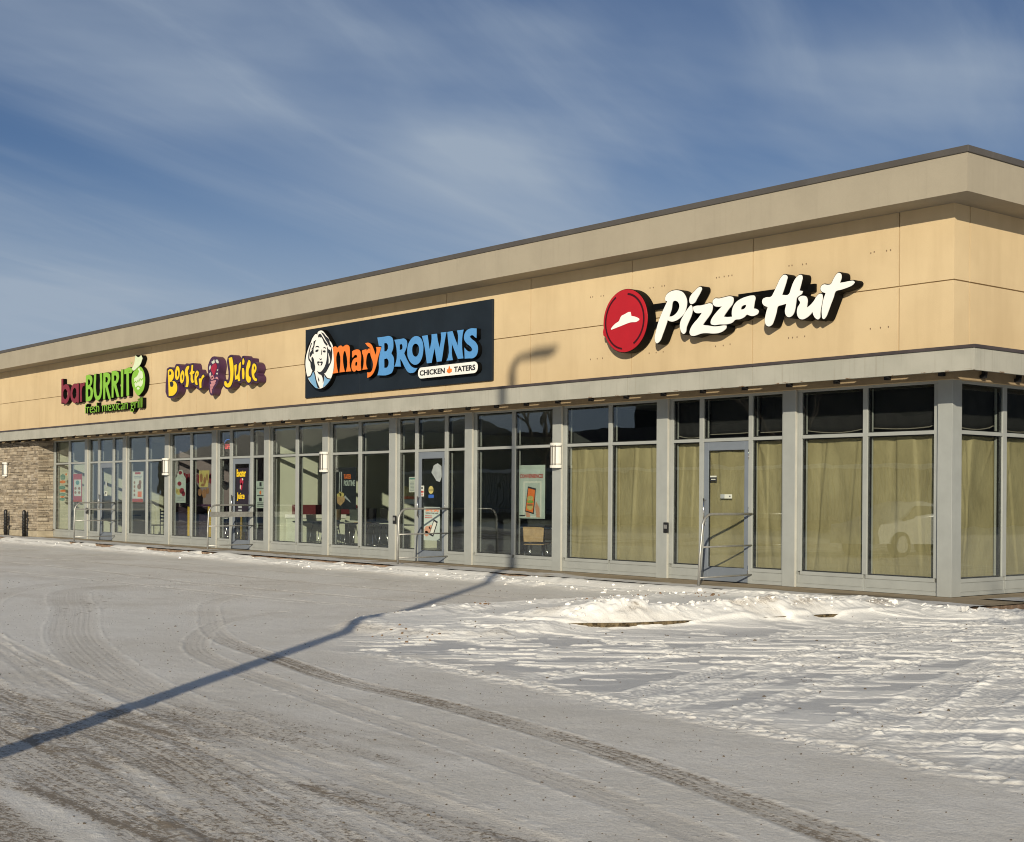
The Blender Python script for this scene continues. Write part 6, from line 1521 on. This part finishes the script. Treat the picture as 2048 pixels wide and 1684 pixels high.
# low ribbed building and a gabled one across the lot
t = thing('warehouse', 'long low building with pale ribbed siding across the lot', 'building', (-46, -48, 0))
m = MB()
for k in range(230): m.box(-74+k*.24, -74+k*.24+.15, -42.06, -42.0, .3, 3.1)
m.build('ribbed_cladding', 'siding', t)
m = MB(); m.box(-74, -19, -60, -42.06, -.2, 3.1); m.build('wall', 'brownwall', t)
m = MB(); m.box(-74.3, -18.7, -41.9, -41.55, 3.02, 3.22); m.build('eave', 'clod', t)
m = MB(); m.prism([(-41.7, 3.2), (-60.3, 3.2), (-51, 6.3)], -74.3, -18.7, 0, lambda a, b, c: (b, a, c)); m.build('roof', 'brownwall', t)
t = thing('shed', 'added dark shed filling the mirrored gap between the two buildings', 'building', (-76, -48, 0))  # added to close a gap of bright sky in the reflections
m = MB(); m.box(-79, -73, -58, -43.5, -.2, 5.0); m.build('wall', 'brownwall', t); m = MB(); m.box(-79.3, -72.7, -58.3, -43.2, 5.0, 5.25); m.build('roof', 'coping', t)
t = thing('gabled_building', 'dark brown building with a pitched ribbed roof across the lot', 'building', (-90, -50, 0))
m = MB(); m.box(-112, -77, -62, -41, -.2, 4.6); m.build('wall', 'brownwall', t)
m = MB(); m.prism([(-42+1.6, 4.5), (-62.5, 4.5), (-51.5, 7.6)], -112.5, -76.5, 0, lambda a, b, c: (b, a, c))
for k in range(70): m.prism([(-40.4, 4.53), (-51.5, 7.63), (-51.5, 7.70), (-40.4, 4.60)], -112+k*.5, -112+k*.5+.09, 0, lambda a, b, c: (b, a, c))
m.build('roof', 'siding', t)
for x0, x1, y0, y1, h_, lb in ((-70, -34, -84, -62.5, 13.5, 'added tall dark block behind the ribbed building, darkening the mirrored sky'), (38, 62, 34, 100, 13, 'added tall dark block right of the shops, darkening the mirrored sky')):  # unseen dark masses added to darken the transom reflections
    t = thing('reflection_block', lb, 'building', ((x0+x1)/2, (y0+y1)/2, 0))
    m = MB(); m.box(x0, x1, y0, y1, -.3, h_); m.build('wall', 'darkcladding', t)
    m = MB(); m.box(x0-.2, x1+.2, y0-.2, y1+.2, h_, h_+.35); m.build('roof', 'coping', t)
    for j in range(3):
        for k in range(int((x1-x0)/3.5)):
            m = MB(); xx = x0+1.2+k*3.5; m.box(xx, xx+1.8, y1, y1+.05, 1.2+j*4, 3.2+j*4); m.build('window', 'carglass', t)
def tree(x, y, h, seed, label):
    rr_ = random.Random(seed); t = thing('bare_tree', label, 'tree', (x, y, 0), 'bare winter trees across the lot')
    m = MB(); m2 = MB()
    def grow(mm, p, d, L, r, k):
        q = p+d*L; mm.tube([p, (p+q)/2+Vector((rr_.uniform(-.05, .05)*L, rr_.uniform(-.05, .05)*L, 0)), q], [r, r*.85, r*.7], 6, cap=False)
        if k == 0: return
        for _ in range(3):
            nd = (d+Vector((rr_.uniform(-.8, .8), rr_.uniform(-.8, .8), rr_.uniform(-.1, .6)))).normalized()
            grow(m2, q, nd, L*rr_.uniform(.55, .8), r*.6, k-1)
    grow(m, Vector((x, y, -.2)), Vector((0, 0, 1)), h*.35, h*.022, 5)
    m.build('trunk', 'bark', t); m2.build('crown', 'bark', t)
tree(-30, -33, 9, 1, 'bare tree nearest to the low ribbed building')
tree(-52, -37, 11, 2, 'taller bare tree left of the ribbed building front')
tree(22, -20, 9, 5, 'bare tree beyond the right end of the lot')
